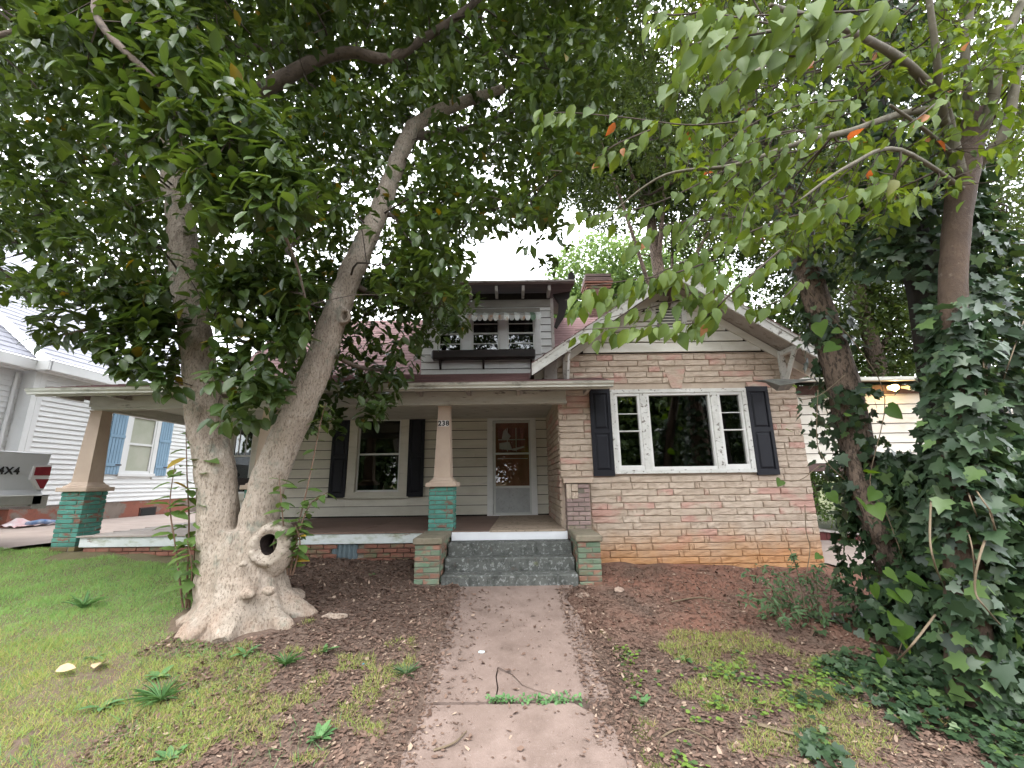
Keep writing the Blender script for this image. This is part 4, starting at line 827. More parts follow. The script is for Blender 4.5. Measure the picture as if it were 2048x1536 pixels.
cl_ = thing('dropped_cloth', (-10.6, 9.6, -.84), 'crumpled pink and blue cloth lying against the neighbour foundation', 'cloth')
v = []; nn = 9
for j in range(nn):
    for i in range(nn): v.append((-10.9+.45*j/8, 9.3+1.0*i/8, -.845+.05*abs(math.sin(i*1.7+j*.9))+(.16*math.exp(-((i-2.5)**2+(j-2)**2)/3))))
part('fabric', MB().add(v, [(j*nn+i, j*nn+i+1, (j+1)*nn+i+1, (j+1)*nn+i) for j in range(nn-1) for i in range(nn-1)]), M('pink cloth', (.55, .30, .30), (.62, .58, .58), 6), cl_, True)
part('blue_sleeve', MB().tube([(-10.55, 9.55, -.78), (-10.5, 9.8, -.76), (-10.5, 10.15, -.79)], [.04, .06, .035], 7), M('blue cloth', (.05, .14, .32), (.35, .4, .5), 9), cl_, True)
RF = thing('red_fence', (7, 9.9, -1.5), 'low dark red board fence behind the ivy beside the bay', 'fence')
for i in range(14): part('board', MB().box(5.6+i*.2, 5.79+i*.2, 10.0, 10.03, -1.55, -1.08-.02*i, .004), M('dark red paint', (.09, .018, .016), (.06, .012, .011), 5) if i == 0 else bpy.data.materials['dark red paint'], RF)
part('cap_rail', MB().add([(5.55, 9.96, -1.05), (8.45, 9.96, -1.33), (8.45, 10.06, -1.33), (5.55, 10.06, -1.05), (5.55, 9.96, -1.085), (8.45, 9.96, -1.365)], [(0, 1, 2, 3), (4, 5, 1, 0)]), m_rafter, RF)
# ================================================================== trees
m_bark = M('pale smooth bark', (.42, .36, .295), (.32, .265, .21), 6, (1, 1, .6), .9, [((.13, .095, .066), 46, .51, .60, (1.3, 1.3, .55), .7), ((.50, .45, .39), 30, .58, .68, (1, 1, .7), .5), ((.19, .15, .115), 2.3, .50, .68, (1, 1, .6), .6), ((.50, .46, .40), 3.3, .55, .72, (1, 1, .8), .45), ((.15, .175, .14), 4.5, .56, .68, (1, 1, .7), .7), ((.26, .14, .085), 2.4, .42, .72, (1, 1, 1), .6, (-1.35, -.75)), ((.10, .065, .045), 8, .60, .72, (2.2, 2.2, .35), .7)], (55, .9, (1.2, 1.2, .5), .02))
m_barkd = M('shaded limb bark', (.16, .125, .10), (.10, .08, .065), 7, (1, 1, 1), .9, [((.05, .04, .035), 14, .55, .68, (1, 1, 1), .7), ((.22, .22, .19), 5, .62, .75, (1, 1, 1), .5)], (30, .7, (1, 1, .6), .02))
m_twig = M('twig bark', (.075, .058, .045), (.05, .04, .032), 9, rough=.9)
m_hollow = M('rotten hollow wood', (.008, .005, .004), (.018, .010, .007), 20, rough=.95, bump=(40, .8))
m_callus = M('callus wood', (.40, .345, .285), (.31, .265, .21), 8, (1, 1, 1), .9, [((.10, .07, .05), 34, .54, .62, (1, 1, 1), .65), ((.22, .14, .09), 5, .5, .7, (1, 1, 1), .5)], (45, .9))
m_mag = leaf_mat('magnolia leaf', (.032, .064, .014), (.060, .098, .021), (.16, .13, .02), .012, .34, rough=.42, spec=.5)
m_dog = leaf_mat('dogwood leaf', (.060, .108, .019), (.108, .160, .029), (.30, .14, .05), .012, .42, rough=.55)
m_ivyl = leaf_mat('ivy leaf', (.018, .040, .018), (.040, .074, .030), (.07, .12, .035), .14, .16, rough=.45, spec=.4)
m_vine = leaf_mat('broad vine leaf', (.055, .12, .018), (.085, .155, .028), None, 0, .45, rough=.5)
m_oak = leaf_mat('oak leaf', (.032, .056, .016), (.055, .085, .022), None, 0, .4, rough=.55)
m_far = leaf_mat('light green tree leaf', (.095, .165, .055), (.15, .23, .085), None, 0, .45, rough=.6)  # lighter green for several background trees
m_sprout = leaf_mat('sprout leaf', (.085, .15, .045), (.12, .20, .05), (.38, .26, .04), .07, .4, rough=.55)
m_shrubl = leaf_mat('shrub leaflet', (.07, .13, .06), (.10, .17, .075), None, 0, .35, rough=.55)

def remeshed(name, mb, mat, parent, voxel=.018, smooth=6, cut=None, mats=None):
    me = mb.mesh(name, mats or mat); o = bpy.data.objects.new('tmp', me); C.objects.link(o)
    r_ = o.modifiers.new('r', 'REMESH'); r_.mode = 'VOXEL'; r_.voxel_size = voxel
    s_ = o.modifiers.new('s', 'SMOOTH'); s_.iterations = smooth; s_.factor = .5
    tmp = []
    if cut:
        for cm_ in cut:
            co = bpy.data.objects.new('cut', cm_); C.objects.link(co); tmp.append(co)
            b = o.modifiers.new('b', 'BOOLEAN'); b.operation = 'DIFFERENCE'; b.object = co; b.solver = 'EXACT'
    bpy.context.view_layer.update()
    res = bpy.data.meshes.new_from_object(o.evaluated_get(bpy.context.evaluated_depsgraph_get())); res.name = name
    for t in (o, *tmp): bpy.data.objects.remove(t)
    res.polygons.foreach_set('use_smooth', [True]*len(res.polygons))
    return put(name, res, parent)
def ellipsoid(c, r, mat, n=14, rot=None):
    bm = bmesh.new(); bmesh.ops.create_uvsphere(bm, u_segments=n*2, v_segments=n, radius=1)
    M_ = Matrix.Translation(c) @ (rot or Matrix()) @ Matrix.Diagonal((*r, 1)); bm.transform(M_); me = bpy.data.meshes.new('e'); bm.to_mesh(me); bm.free(); me.materials.append(mat); return me
def add_ell(mb, c, r, n=8, rot=None):
    me = ellipsoid(c, r, m_bark, n, rot); mb.add([tuple(v.co) for v in me.vertices], [tuple(p.vertices) for p in me.polygons]); bpy.data.meshes.remove(me)

def fbm(P, s):
    q = P*s; return (np.sin(q[:, 0]*1.7+1.3*np.sin(q[:, 1]*1.1))+np.sin(q[:, 1]*2.1+1.7*np.sin(q[:, 2]*1.3+.5))+np.sin(q[:, 2]*1.9+1.1*np.sin(q[:, 0]*1.5+2)))/3
# ---------------- the big two-stemmed tree
MT = thing('magnolia_tree', (-2.9, 5.0, -1.45), 'big two-stemmed pale-barked tree with a knot hole near its base', 'tree')
TY = 5.02
lstem = bez([at(445, 1215, TY), at(437, 1100, TY), at(433, 950, TY), at(412, 850, TY), at(395, 700, TY), at(372, 550, TY+.05), at(356, 400, TY+.1), at(340, 300, TY+.15), at(330, 225, TY+.2), at(318, 100, TY+.25), at(312, -60, TY+.3)], 6)
lr = lerp_list([.31, .215, .205, .20, .18, .175, .165, .16, .15, .12, .09], len(lstem))
rstem = bez([at(500, 1215, TY), at(510, 1090, TY), at(540, 955, TY), at(592, 830, TY+.03), at(640, 720, TY+.08), at(678, 610, TY+.15), at(712, 525, TY+.25), at(757, 425, TY+.4), at(800, 310, TY+.6), at(838, 245, TY+.75), at(920, 207, TY+.9), at(1005, 178, TY+1.05)], 6)
rr = lerp_list([.27, .215, .19, .185, .168, .158, .155, .14, .125, .115, .10, .07], len(rstem))
tr = MB(); tr.tube(lstem, lr, 14, wob=.02); tr.tube(rstem, rr, 14, wob=.02)
base = Vector((-2.93, TY+.02, float(gz(-2.9, 5.0))))
tr.tube([base+Vector((0, 0, -.15)), base+Vector((0, 0, .1)), base+Vector((-.02, 0, .32)), base+Vector((-.02, 0, .6)), base+Vector((-.03, 0, .9))], [.53, .46, .39, .35, .30], 16, wob=.03)
for dx, dy, dz, L, r0 in ((.72, .02, -.03, 1, .15), (.62, -.28, -.06, .9, .10), (-.58, -.25, -.05, .8, .18), (-.5, .3, 0, .7, .2), (.1, -.55, -.08, .6, .2), (.35, .5, .05, .8, .17), (-.3, -.55, -.08, .7, .17)):
    e_ = base+Vector((dx, dy, float(gz(base.x+dx, base.y+dy))-base.z-.03)); m_ = base+Vector((dx*.55, dy*.55, .08)); tr.tube(bez([base+Vector((dx*.15, dy*.15, .30)), m_, e_], 5), lerp_list([r0*1.3, r0, r0*.45], 11), 10, wob=.05)
kn = at(533, 1090, TY-.30)                                  # knot hole with its rolled callus lip
for a in range(18):
    t = 2*math.pi*a/18; c = kn+Vector((math.cos(t)*.135*(1+.14*math.sin(2*t+.6)), .10+.05*math.cos(t), math.sin(t)*.165-.02*(t > math.pi))); add_ell(tr, c, (.058, .09, .062), 6)
add_ell(tr, kn+Vector((0, .22, -.05)), (.2, .2, .3))
for px_, py_, r_ in ((497, 1188, .075), (537, 1182, .065), (486, 1128, .045)): add_ell(tr, at(px_, py_, TY-.38), (r_*1.2, r_, r_*.8), 6)
kn2 = at(688, 632, TY+.02); rot2 = Matrix.Rotation(R(-12), 4, 'Z')
for a in range(14):
    t = 2*math.pi*a/14; add_ell(tr, kn2+Vector((math.cos(t)*.062, .02, math.sin(t)*.085)), (.032, .05, .032), 5)
hole = ellipsoid(kn+Vector((0, -.02, .0)), (.088, .26, .11), m_hollow); hole2 = ellipsoid(kn2+Vector((0, -.03, 0)), (.036, .09, .052), m_hollow)
trunk = remeshed('trunk', tr, m_bark, MT, .014, 7, [hole, hole2], [m_bark, m_hollow])
vc = np.empty(len(trunk.data.vertices)*3, np.float32); vn = vc.copy(); trunk.data.vertices.foreach_get('co', vc); trunk.data.vertex_normals.foreach_get('vector', vn)
vc = vc.reshape(-1, 3).astype(float); vn = vn.reshape(-1, 3); th_ = np.arctan2(vc[:, 1]-base.y, vc[:, 0]-base.x); hh = np.clip(vc[:, 2]-base.z, 0, None)
away = np.clip((np.linalg.norm(vc-np.array(tuple(kn)), axis=1)-.22)/.15, 0, 1)
amp = .030*np.exp(-hh/.45)*np.sin(7*th_+2*np.sin(3*th_)+hh*1.5)+.006*fbm(vc*np.array([1, 1, .35]), 24)+.005*fbm(vc*np.array([1, 1, .5])+3, 52)+.012*fbm(vc, 6)
vc += vn*(amp*away)[:, None]; trunk.data.vertices.foreach_set('co', vc.reshape(-1).astype(np.float32)); trunk.data.update()
trunk.data.materials.append(m_callus)
for p_ in trunk.data.polygons:
    q = p_.center-kn; rr2 = (q.x/.185)**2+(q.z/.215)**2
    if p_.material_index == 0 and q.y < .3 and rr2 < 1+.25*math.sin(7*math.atan2(q.z, q.x)): p_.material_index = 2
part('rotten_core', MB().tube([kn+Vector((.01, .17, -.10)), kn+Vector((.0, .14, .0)), kn+Vector((.005, .18, .09))], [.012, .02, .008], 7, wob=.3), M('punky wood', (.22, .17, .12), (.10, .07, .05), 20), trunk)
limbs = [lstem, rstem]
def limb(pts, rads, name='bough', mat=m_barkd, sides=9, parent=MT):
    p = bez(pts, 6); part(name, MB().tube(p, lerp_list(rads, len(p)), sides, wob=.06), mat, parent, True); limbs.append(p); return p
limb([at(335, 262, TY+.17), at(420, 235, 5.0), at(500, 195, 4.9), at(570, 155, 4.8), at(640, 118, 4.8), at(705, 105, 4.8), at(778, 117, 4.8), at(850, 75, 4.85), at(905, 40, 4.9), at(985, -25, 5.0)], [.13, .115, .11, .10, .085, .075, .07, .06, .055, .04])
limb([at(320, 150, TY+.2), at(390, 95, 5.3), at(470, 100, 5.5), at(560, 90, 5.7), at(605, 60, 5.8), at(640, -20, 6.0)], [.10, .09, .09, .09, .08, .06])
limb([at(335, 270, TY+.17), at(270, 200, 4.8), at(170, 80, 4.5), at(60, 60, 4.2), at(-60, 90, 4.0)], [.08, .06, .05, .04, .03])
limb([at(325, 180, TY+.2), at(290, 60, 4.6), at(260, -60, 4.2)], [.08, .06, .05])
limb([at(820, 270, TY+.7), at(880, 270, 6.0), at(960, 250, 6.4), at(1010, 225, 6.8)], [.08, .07, .06, .05])
limb([at(345, 330, TY+.1), at(290, 300, 5.0), at(235, 320, 4.9), at(190, 370, 4.8)], [.035, .03, .025, .015], sides=6)
limb([at(700, 560, TY+.2), at(745, 590, 5.6), at(800, 600, 6.2), at(870, 590, 6.6), at(940, 610, 6.8)], [.05, .04, .03, .025, .015], sides=6)
limb([at(655, 700, TY+.08), at(720, 735, 5.6), at(790, 740, 6.1)], [.04, .03, .015], sides=6)
limb([at(610, 790, TY+.05), at(560, 770, 4.8), at(500, 740, 4.5), at(450, 770, 4.3)], [.04, .03, .02, .012], sides=6)
limb([at(385, 650, TY), at(300, 640, 4.9), at(210, 650, 4.8), at(130, 670, 4.75)], [.045, .035, .025, .012], sides=6)
limb([at(370, 560, TY), at(280, 575, 5.2), at(190, 580, 5.4), at(60, 585, 5.4)], [.045, .035, .025, .012], sides=6)
limb([at(250, -80, 3.2), at(190, 20, 2.75), at(300, 150, 2.8), at(430, 270, 3.0), at(530, 400, 3.25), at(590, 520, 3.6), at(620, 640, 4.0)], [.035, .03, .026, .022, .018, .012, .008], sides=6)
limb([at(760, 430, TY+.4), at(850, 430, 6.0), at(960, 440, 6.8), at(1050, 450, 7.2)], [.05, .04, .03, .012], sides=6)
lp = np.array([tuple(p) for L in limbs for p in L])
# crown: twig ends fill the volume the tree really occupies; open sky stays open
CROWN = [(-200, -300), (1330, -300), (1250, 0), (1225, 180), (1190, 280), (1150, 330), (1120, 420), (1135, 470), (1110, 560), (1060, 530), (1010, 480), (960, 500), (930, 570), (965, 600), (930, 650), (850, 690), (800, 790), (760, 835), (700, 870), (640, 860), (570, 860), (560, 880), (500, 870), (440, 850), (395, 850), (370, 780), (320, 770), (250, 740), (170, 690), (90, 690), (60, 660), (60, 610), (-200, 600)]
GAPS = [[(0, 585), (75, 600), (150, 600), (250, 610), (330, 640), (300, 690), (200, 650), (60, 640), (0, 640)], [(0, 490), (60, 500), (110, 540), (0, 555)], [(930, 490), (990, 455), (1075, 440), (1125, 480), (1125, 565), (930, 565)], [(455, 840), (560, 840), (540, 900), (470, 900)], [(690, 840), (800, 830), (780, 900), (690, 900)]]
def fill(n, Yr, px, py, poly=CROWN, gaps=GAPS, clump=-.25, sc=2.2):
    """n points spread through a slab of depth Yr seen through the window px, py"""
    x = rng.uniform(px[0], px[1], n*4); y = rng.uniform(py[0], py[1], n*4); Y = rng.uniform(Yr[0]**1, Yr[1], n*4)
    k = inpoly(np.stack([x, y], 1), poly)
    for g in gaps: k &= ~(inpoly(np.stack([x, y], 1), g) & (rng.random(n*4) < .93))
    P = np.array([tuple(at(a, b, c)) for a, b, c in zip(x[k], y[k], Y[k])])
    if clump is not None: P = P[fbm(P, sc) > clump]
    return P[:n]
def whorls(cen, k, size, outward=None, up=.25, spread=.9, jit=.04):
    n = len(cen); ax = rdir(n)*.8+np.array([0, 0, up]); ax[:, 2] -= .15
    if outward is not None: ax += outward*.8
    ax /= np.linalg.norm(ax, axis=1, keepdims=True)
    A = np.repeat(ax, k, 0); P = np.repeat(cen, k, 0); d = rdir(n*k); d -= A*np.sum(d*A, 1, keepdims=True)*.7; d = d*spread+A*.45; d[:, 2] -= .18
    nrm = rdir(n*k)*.35+np.array([0, 0, 1.0])+A*.3; sz = size*rng.uniform(.72, 1.2, n*k)
    return P+d*.02+rng.normal(size=(n*k, 3))*jit, d, nrm, sz, ax
def on_trunk_clear(P, dmin=.16):
    return P
cl_list = [
    (fill(560, (2.7, 3.4), (60, 640), (-60, 430), poly=[(60, -60), (300, -60), (420, 100), (560, 230), (620, 400), (700, 620), (560, 640), (480, 480), (300, 330), (190, 150), (60, 100)], gaps=[], clump=None), 6, .15),
    (fill(260, (3.9, 4.6), (370, 700), (520, 850), poly=[(370, 560), (520, 520), (640, 560), (660, 640), (610, 690), (560, 720), (570, 850), (520, 840), (450, 870), (400, 830), (420, 740), (370, 700)], gaps=GAPS, clump=None), 6, .165),
    (fill(230, (4.2, 5.4), (60, 400), (540, 780), gaps=[], poly=[(60, 655), (160, 600), (250, 560), (400, 540), (400, 700), (330, 790), (250, 740), (170, 690), (90, 690)], clump=-.1), 5, .185),
    (fill(430, (5.2, 6.8), (560, 980), (540, 870)), 6, .155),
    (fill(4600, (3.9, 5.4), (-200, 1300), (-300, 600), clump=-.12), 6, .142),
    (fill(9200, (5.4, 9.0), (-200, 1330), (-300, 640), clump=-.34), 6, .142),
]
def clear_stems(cen, paths, rad, keep=.08):
    """leave the stems free of leaves where they show bare bark"""
    p_, dep = proj(cen); k = np.ones(len(cen), bool)
    for path, y0, y1 in paths:
        q, qd = proj(np.array([tuple(a) for a in path])); s2 = (q[:, 1] > y0) & (q[:, 1] < y1); q, qd = q[s2], qd[s2]
        dd = np.sqrt(((p_[:, None]-q[None])**2).sum(2)); j = dd.argmin(1)
        k &= ~((dd.min(1) < rad+845*.17/np.maximum(qd[j], .1)) & (dep < qd[j]+.1) & (rng.random(len(cen)) > keep))
    return cen[k]
bare_ = [(lstem, 230, 480), (lstem, 590, 700), (lstem, 800, 1000), (rstem, 150, 330), (rstem, 400, 1000), (limbs[2], -50, 260)]
cl_list = [(clear_stems(c, bare_, 26) if i else clear_stems(c, [(lstem, 270, 440)], 0), k, s_) for i, (c, k, s_) in enumerate(cl_list)]
cap_ = rdir(3600)*(rng.random((3600, 1))**.4)*np.array([5.4, 4.4, 2.2])+np.array([-2.8, 4.6, 7.6]); cl_list.append((cap_[cap_[:, 2] > 5.6], 5, .16))  # leaf cap above the view, added to shade the stems
pos, d_, n_, sz = [], [], [], []; tips = []
for cen, k, s_ in cl_list:
    p_, f = proj(cen); 
    a = whorls(cen, k, s_); pos.append(a[0]); d_.append(a[1]); n_.append(a[2]); sz.append(a[3]); tips.append(cen)
pos, d_, n_, sz = map(np.concatenate, (pos, d_, n_, sz)); tips = np.concatenate(tips)
nn_ = sum(len(c)*k for c, k, _ in cl_list[:4]); n_[:nn_] += np.array([0, -.8, .3])
foliage('crown', MT, T_oval(.27, .02), pos[:nn_], d_[:nn_], n_[:nn_], sz[:nn_], m_mag, 280)
foliage('upper_crown', MT, T_mid(.27), pos[nn_:], d_[nn_:], n_[nn_:], sz[nn_:], m_mag, 0)
# twigs: secondary branches to scattered clumps, then fine twigs
def twiggery(name, parent, tips, limbpts, nsec, mat=m_twig, r1=.016, r2=.0045, maxlen=2.2):
    mb = MB(); sec = tips[rng.choice(len(tips), min(nsec, len(tips)), False)]; nodes = [limbpts]
    for s_ in sec:
        j = np.argmin(np.sum((limbpts-s_)**2, 1)); a = Vector(limbpts[j]); b = Vector(s_)
        if (b-a).length > maxlen: a = b+(a-b).normalized()*maxlen
        m1 = a.lerp(b, .35)+Vector(rdir(1)[0])*.12*(b-a).length; m2 = a.lerp(b, .7)+Vector(rdir(1)[0])*.12*(b-a).length
        p = bez([a, m1, m2, b], 3); mb.tube(p, lerp_list([r1, r1*.7, r1*.35], len(p)), 5, False); nodes.append(np.array([tuple(q) for q in p]))
    nodes = np.concatenate(nodes)
    for s_ in tips[rng.choice(len(tips), min(1600, len(tips)), False)]:
        dd = np.sum((nodes-s_)**2, 1); j = np.argmin(dd); L = math.sqrt(dd[j])
        if L < .9: a = Vector(nodes[j]); b = Vector(s_); mb.tube([a, a.lerp(b, .5)+Vector(rdir(1)[0])*.1*L, b], [r2*1.6, r2*1.2, r2*.7], 3, False)
    o = part(name, mb, mat, parent); o['kind'] = 'stuff'; return o
twiggery('twigs', MT, tips, lp, 260)

# ---------------- leafy shoots at its foot
def shoots(name, label, stems, leaf_sz, nleaf, seed):
    base_ = Vector(stems[0][0]); th = thing(name, base_, label, 'sapling', 'leafy shoots at the foot of the big tree'); P, D, N = [], [], []
    for pts, r0 in [(s_, .011) for s_ in stems]:
        p = bez(pts, 6); part('stem', MB().tube(p, lerp_list([r0, r0*.75, r0*.35], len(p)), 6), M('young stem', (.20, .125, .09), (.14, .09, .06), 9) if 'young stem' not in bpy.data.materials else bpy.data.materials['young stem'], th)
        for i in range(nleaf):
            t = .18+.82*(i+random.random()*.6)/nleaf; q = p[min(len(p)-1, int(t*(len(p)-1)))]; a = i*2.4+random.random(); P.append(tuple(q)); D.append((math.cos(a)+random.uniform(-.2, .2), math.sin(a)*.8, random.uniform(-.35, .35))); N.append((random.uniform(-.3, .3), random.uniform(-.5, 0), 1))
    P, D, N = map(np.array, (P, D, N)); leaf_objects(tmpl_mesh('leaf', T_oval(.27, .02, .06, .25), m_sprout), th, P, D, N, leaf_sz*rng.uniform(.65, 1.2, len(P)))
shoots('tree_shoots', 'thin leafy shoots with yellowing leaves left of the pale trunk', [[at(372, 1215, 5.0), at(378, 1050, 4.95), at(374, 950, 4.9), at(372, 860, 4.85)], [at(366, 1215, 5.0), at(352, 1100, 4.9), at(340, 1010, 4.85), at(350, 930, 4.85)], [at(378, 1215, 5.0), at(392, 1080, 4.95), at(402, 980, 4.9), at(410, 900, 4.85)], [at(372, 1215, 5.0), at(384, 1150, 4.85), at(375, 1080, 4.75)]], .20, 20, 1)
shoots('tree_shoots', 'green leafy shoots between the knot hole and the porch', [[at(580, 1150, 5.0), at(590, 1080, 4.9), at(618, 960, 4.9), at(640, 850, 4.9), at(652, 805, 4.9)], [at(580, 1150, 5.0), at(596, 1070, 4.85), at(620, 1010, 4.8), at(655, 985, 4.75)], [at(575, 1150, 5.0), at(566, 1040, 4.8), at(558, 950, 4.75)], [at(585, 1150, 5.0), at(600, 1090, 4.85), at(590, 1050, 4.8)]], .15, 22, 2)

# ---------------- leaning trunk wrapped in ivy
def ivy_leaves(P, N, size):
    n = len(P); d = rdir(n)*.75+np.array([0, 0, -.6])+N*.3; return P, d, N+rdir(n)*.6+np.array([0, 0, .3]), size*rng.uniform(.55, 1.2, n)
LT = thing('leaning_tree', at(1812, 1200, 4.9), 'leaning rough-barked tree with ivy climbing over its trunk', 'tree')
m_barkr = M('furrowed brown bark', (.19, .14, .105), (.12, .088, .066), 6, (1, 1, .5), .9, [((.045, .034, .027), 26, .48, .58, (1.2, 1.2, .45), .9)], (46, 1.0, (1, 1, .4), .03))
lt = bez([at(1822, 1290, 4.85), at(1808, 1190, 4.9), at(1770, 1080, 4.9), at(1730, 960, 4.95), at(1700, 830, 5.0), at(1682, 750, 5.0), at(1640, 620, 5.05), at(1602, 500, 5.1), at(1562, 380, 5.2), at(1500, 250, 5.3), at(1462, 130, 5.4), at(1440, -20, 5.5), at(1430, -200, 5.6)], 6)
ltr = lerp_list([.22, .18, .165, .165, .175, .17, .155, .145, .135, .12, .105, .09, .07], len(lt))
part('trunk', MB().tube(lt, ltr, 14, wob=.05), m_barkr, LT, True)
part('dead_stem', MB().tube(bez([at(1770, 1080, 4.75), at(1720, 970, 4.8), at(1700, 900, 4.85)], 5), lerp_list([.10, .09, .05], 11), 9, wob=.1), m_barkr, LT, True)
P, N = [], []
bare = [(700, 780), (1020, 1130), (560, 625)]
while len(P) < 1900:
    i = random.randrange(len(lt)-1); t = random.random(); c = lt[i].lerp(lt[i+1], t); r_ = ltr[i]
    py = proj(np.array([tuple(c)]))[0][0, 1]; a = random.uniform(0, 2*math.pi); nv = Vector((math.cos(a), math.sin(a), 0))
    isb = any(b0 < py < b1 for b0, b1 in bare)
    if isb and nv.y < .2 and random.random() < .93: continue
    if py > 1180 and random.random() < .4: continue
    if 710 < py < 880 and nv.x > .3 and random.random() < .8: continue
    ex = random.random()**2*(.30 if 780 < py < 1020 else .14); P.append(tuple(c+nv*(r_+.02+ex)+Vector((0, 0, random.uniform(-.05, .05))))); N.append(tuple(nv))
P, N = np.array(P), np.array(N); foliage('ivy', LT, T_ivy(), *ivy_leaves(P, N, .125), m_ivyl, 110)
lb = [lt]
for pts, r0 in (([at(1600, 500, 5.1), at(1700, 400, 5.6), at(1800, 330, 6)], .06), ([at(1500, 250, 5.3), at(1400, 330, 6), at(1300, 390, 6.8)], .06), ([at(1500, 250, 5.3), at(1560, 150, 5.8), at(1650, 20, 6.2)], .07), ([at(1462, 130, 5.4), at(1380, 90, 5.9), at(1280, 40, 6.3)], .06), ([at(1445, 20, 5.5), at(1420, -80, 5.2), at(1380, -160, 5)], .06), ([at(1562, 380, 5.2), at(1450, 430, 6.0), at(1360, 450, 6.8)], .05)):
    p = bez(pts, 6); part('branch', MB().tube(p, lerp_list([r0, r0*.7, r0*.3], len(p)), 7, False), m_twig, LT); lb.append(p)
POLY_R = [(1250, -200), (2100, -200), (2100, 640), (1860, 640), (1840, 560), (1760, 500), (1700, 640), (1650, 640), (1640, 560), (1560, 520), (1400, 500), (1330, 480), (1300, 400), (1180, 420), (1140, 330), (1240, 250)]
GAP_R = [[(1690, 400), (1790, 470), (1850, 560), (1800, 640), (1720, 600), (1680, 500)], [(1240, 330), (1420, 380), (1400, 470), (1240, 460)], [(1560, 240), (1700, 260), (1690, 300), (1560, 290)]]
c_ = fill(3500, (5.4, 9.0), (1140, 2100), (-200, 640), POLY_R, GAP_R, -.5, 2.6); a = whorls(c_, 8, .10, spread=1.1)
cap_ = rdir(2200)*(rng.random((2200, 1))**.4)*np.array([4.2, 3.6, 2.0])+np.array([4.6, 5.6, 9.0]); c2 = whorls(cap_, 6, .11); a = [np.concatenate([u, w]) for u, w in zip(a, c2)]  # unseen leaves over this crown as well, added for their shade
foliage('crown', LT, T_mid(.26), a[0], a[1], a[2], a[3], m_oak, 0)
twiggery('twigs', LT, c_, np.array([tuple(p) for L in lb for p in L]), 130, maxlen=2.6)

# ---------------- dogwood at the right edge with its cut top
DW = thing('dogwood_tree', at(1930, 1390, 3.8), 'dogwood with sawn-off trunk top and long drooping light green sprays', 'tree')
m_barkw = M('brown dogwood bark', (.085, .057, .038), (.052, .035, .025), 7, (1, 1, .6), .85, [((.20, .17, .14), 12, .6, .7, (1, 1, 1), .5), ((.06, .04, .03), 22, .58, .68, (1.5, 1.5, .5), .7)], (40, .6, (1, 1, .5), .02))
m_brg = M('grey green branch bark', (.13, .118, .085), (.09, .08, .056), 8, rough=.85, layers=[((.30, .30, .25), 10, .58, .7, (1, 1, 1), .6)], bump=(30, .4))
dt = bez([at(1945, 1400, 3.75), at(1925, 1100, 3.65), at(1915, 850, 3.6), at(1905, 620, 3.6), at(1913, 460, 3.6), at(1930, 330, 3.6), at(1950, 240, 3.6)], 6)
part('trunk', MB().tube(dt, lerp_list([.16, .115, .105, .10, .105, .12, .10], len(dt)), 12, wob=.05), m_barkw, DW, True)
part('sawn_stub', MB().tube([dt[-1]+Vector((.0, -.02, -.04)), dt[-1]+Vector((.03, -.03, .05)), dt[-1]+Vector((.04, -.03, .07))], [.115, .10, .04], 9, wob=.25), m_sofwood, DW)
db = []
def dbranch(pts, r0, r1=.012, m=m_brg):
    p = bez(pts, 6); part('branch', MB().tube(p, lerp_list([r0, (r0+r1)/2, r1], len(p)), 8, wob=.04), m, DW, True); db.append(p); return p
dbranch([at(1918, 350, 3.55), at(1898, 260, 3.45), at(1880, 200, 3.3), at(1810, 125, 3.0), at(1720, 72, 2.6), at(1640, 40, 2.3), at(1540, 10, 2.0)], .06)
dbranch([at(1885, 215, 3.35), at(1800, 228, 3.2), at(1700, 262, 3.0), at(1600, 285, 2.9), at(1470, 330, 2.9), at(1330, 350, 3.0), at(1230, 420, 3.1)], .035, .006)
dbranch([at(1890, 250, 3.4), at(1880, 180, 3.2), at(1870, 90, 3.0), at(1850, -60, 2.8)], .04, .02)
dbranch([at(1950, 300, 3.6), at(1985, 200, 3.4), at(2000, 110, 3.3), at(2045, 0, 3.2)], .055, .03)
dbranch([at(1955, 330, 3.6), at(2010, 260, 3.4), at(2035, 140, 3.3), at(2060, 40, 3.2)], .05, .03)
dbranch([at(1940, 250, 3.55), at(1930, 120, 3.3), at(1940, 20, 3.2), at(1950, -80, 3.1)], .04, .025)
dbranch([at(1905, 310, 3.5), at(1850, 260, 3.2), at(1780, 210, 2.9)], .025, .01)
dbranch([at(1800, 125, 3.0), at(1700, 60, 2.5), at(1600, 60, 2.1), at(1480, 70, 1.9), at(1380, 90, 1.8)], .022, .006)
dbranch([at(1640, 40, 2.3), at(1560, 110, 2.2), at(1480, 160, 2.1), at(1400, 200, 2.1)], .015, .004)
dbranch([at(1930, 380, 3.55), at(1800, 300, 2.9), at(1700, 330, 2.6), at(1600, 400, 2.5)], .022, .006)
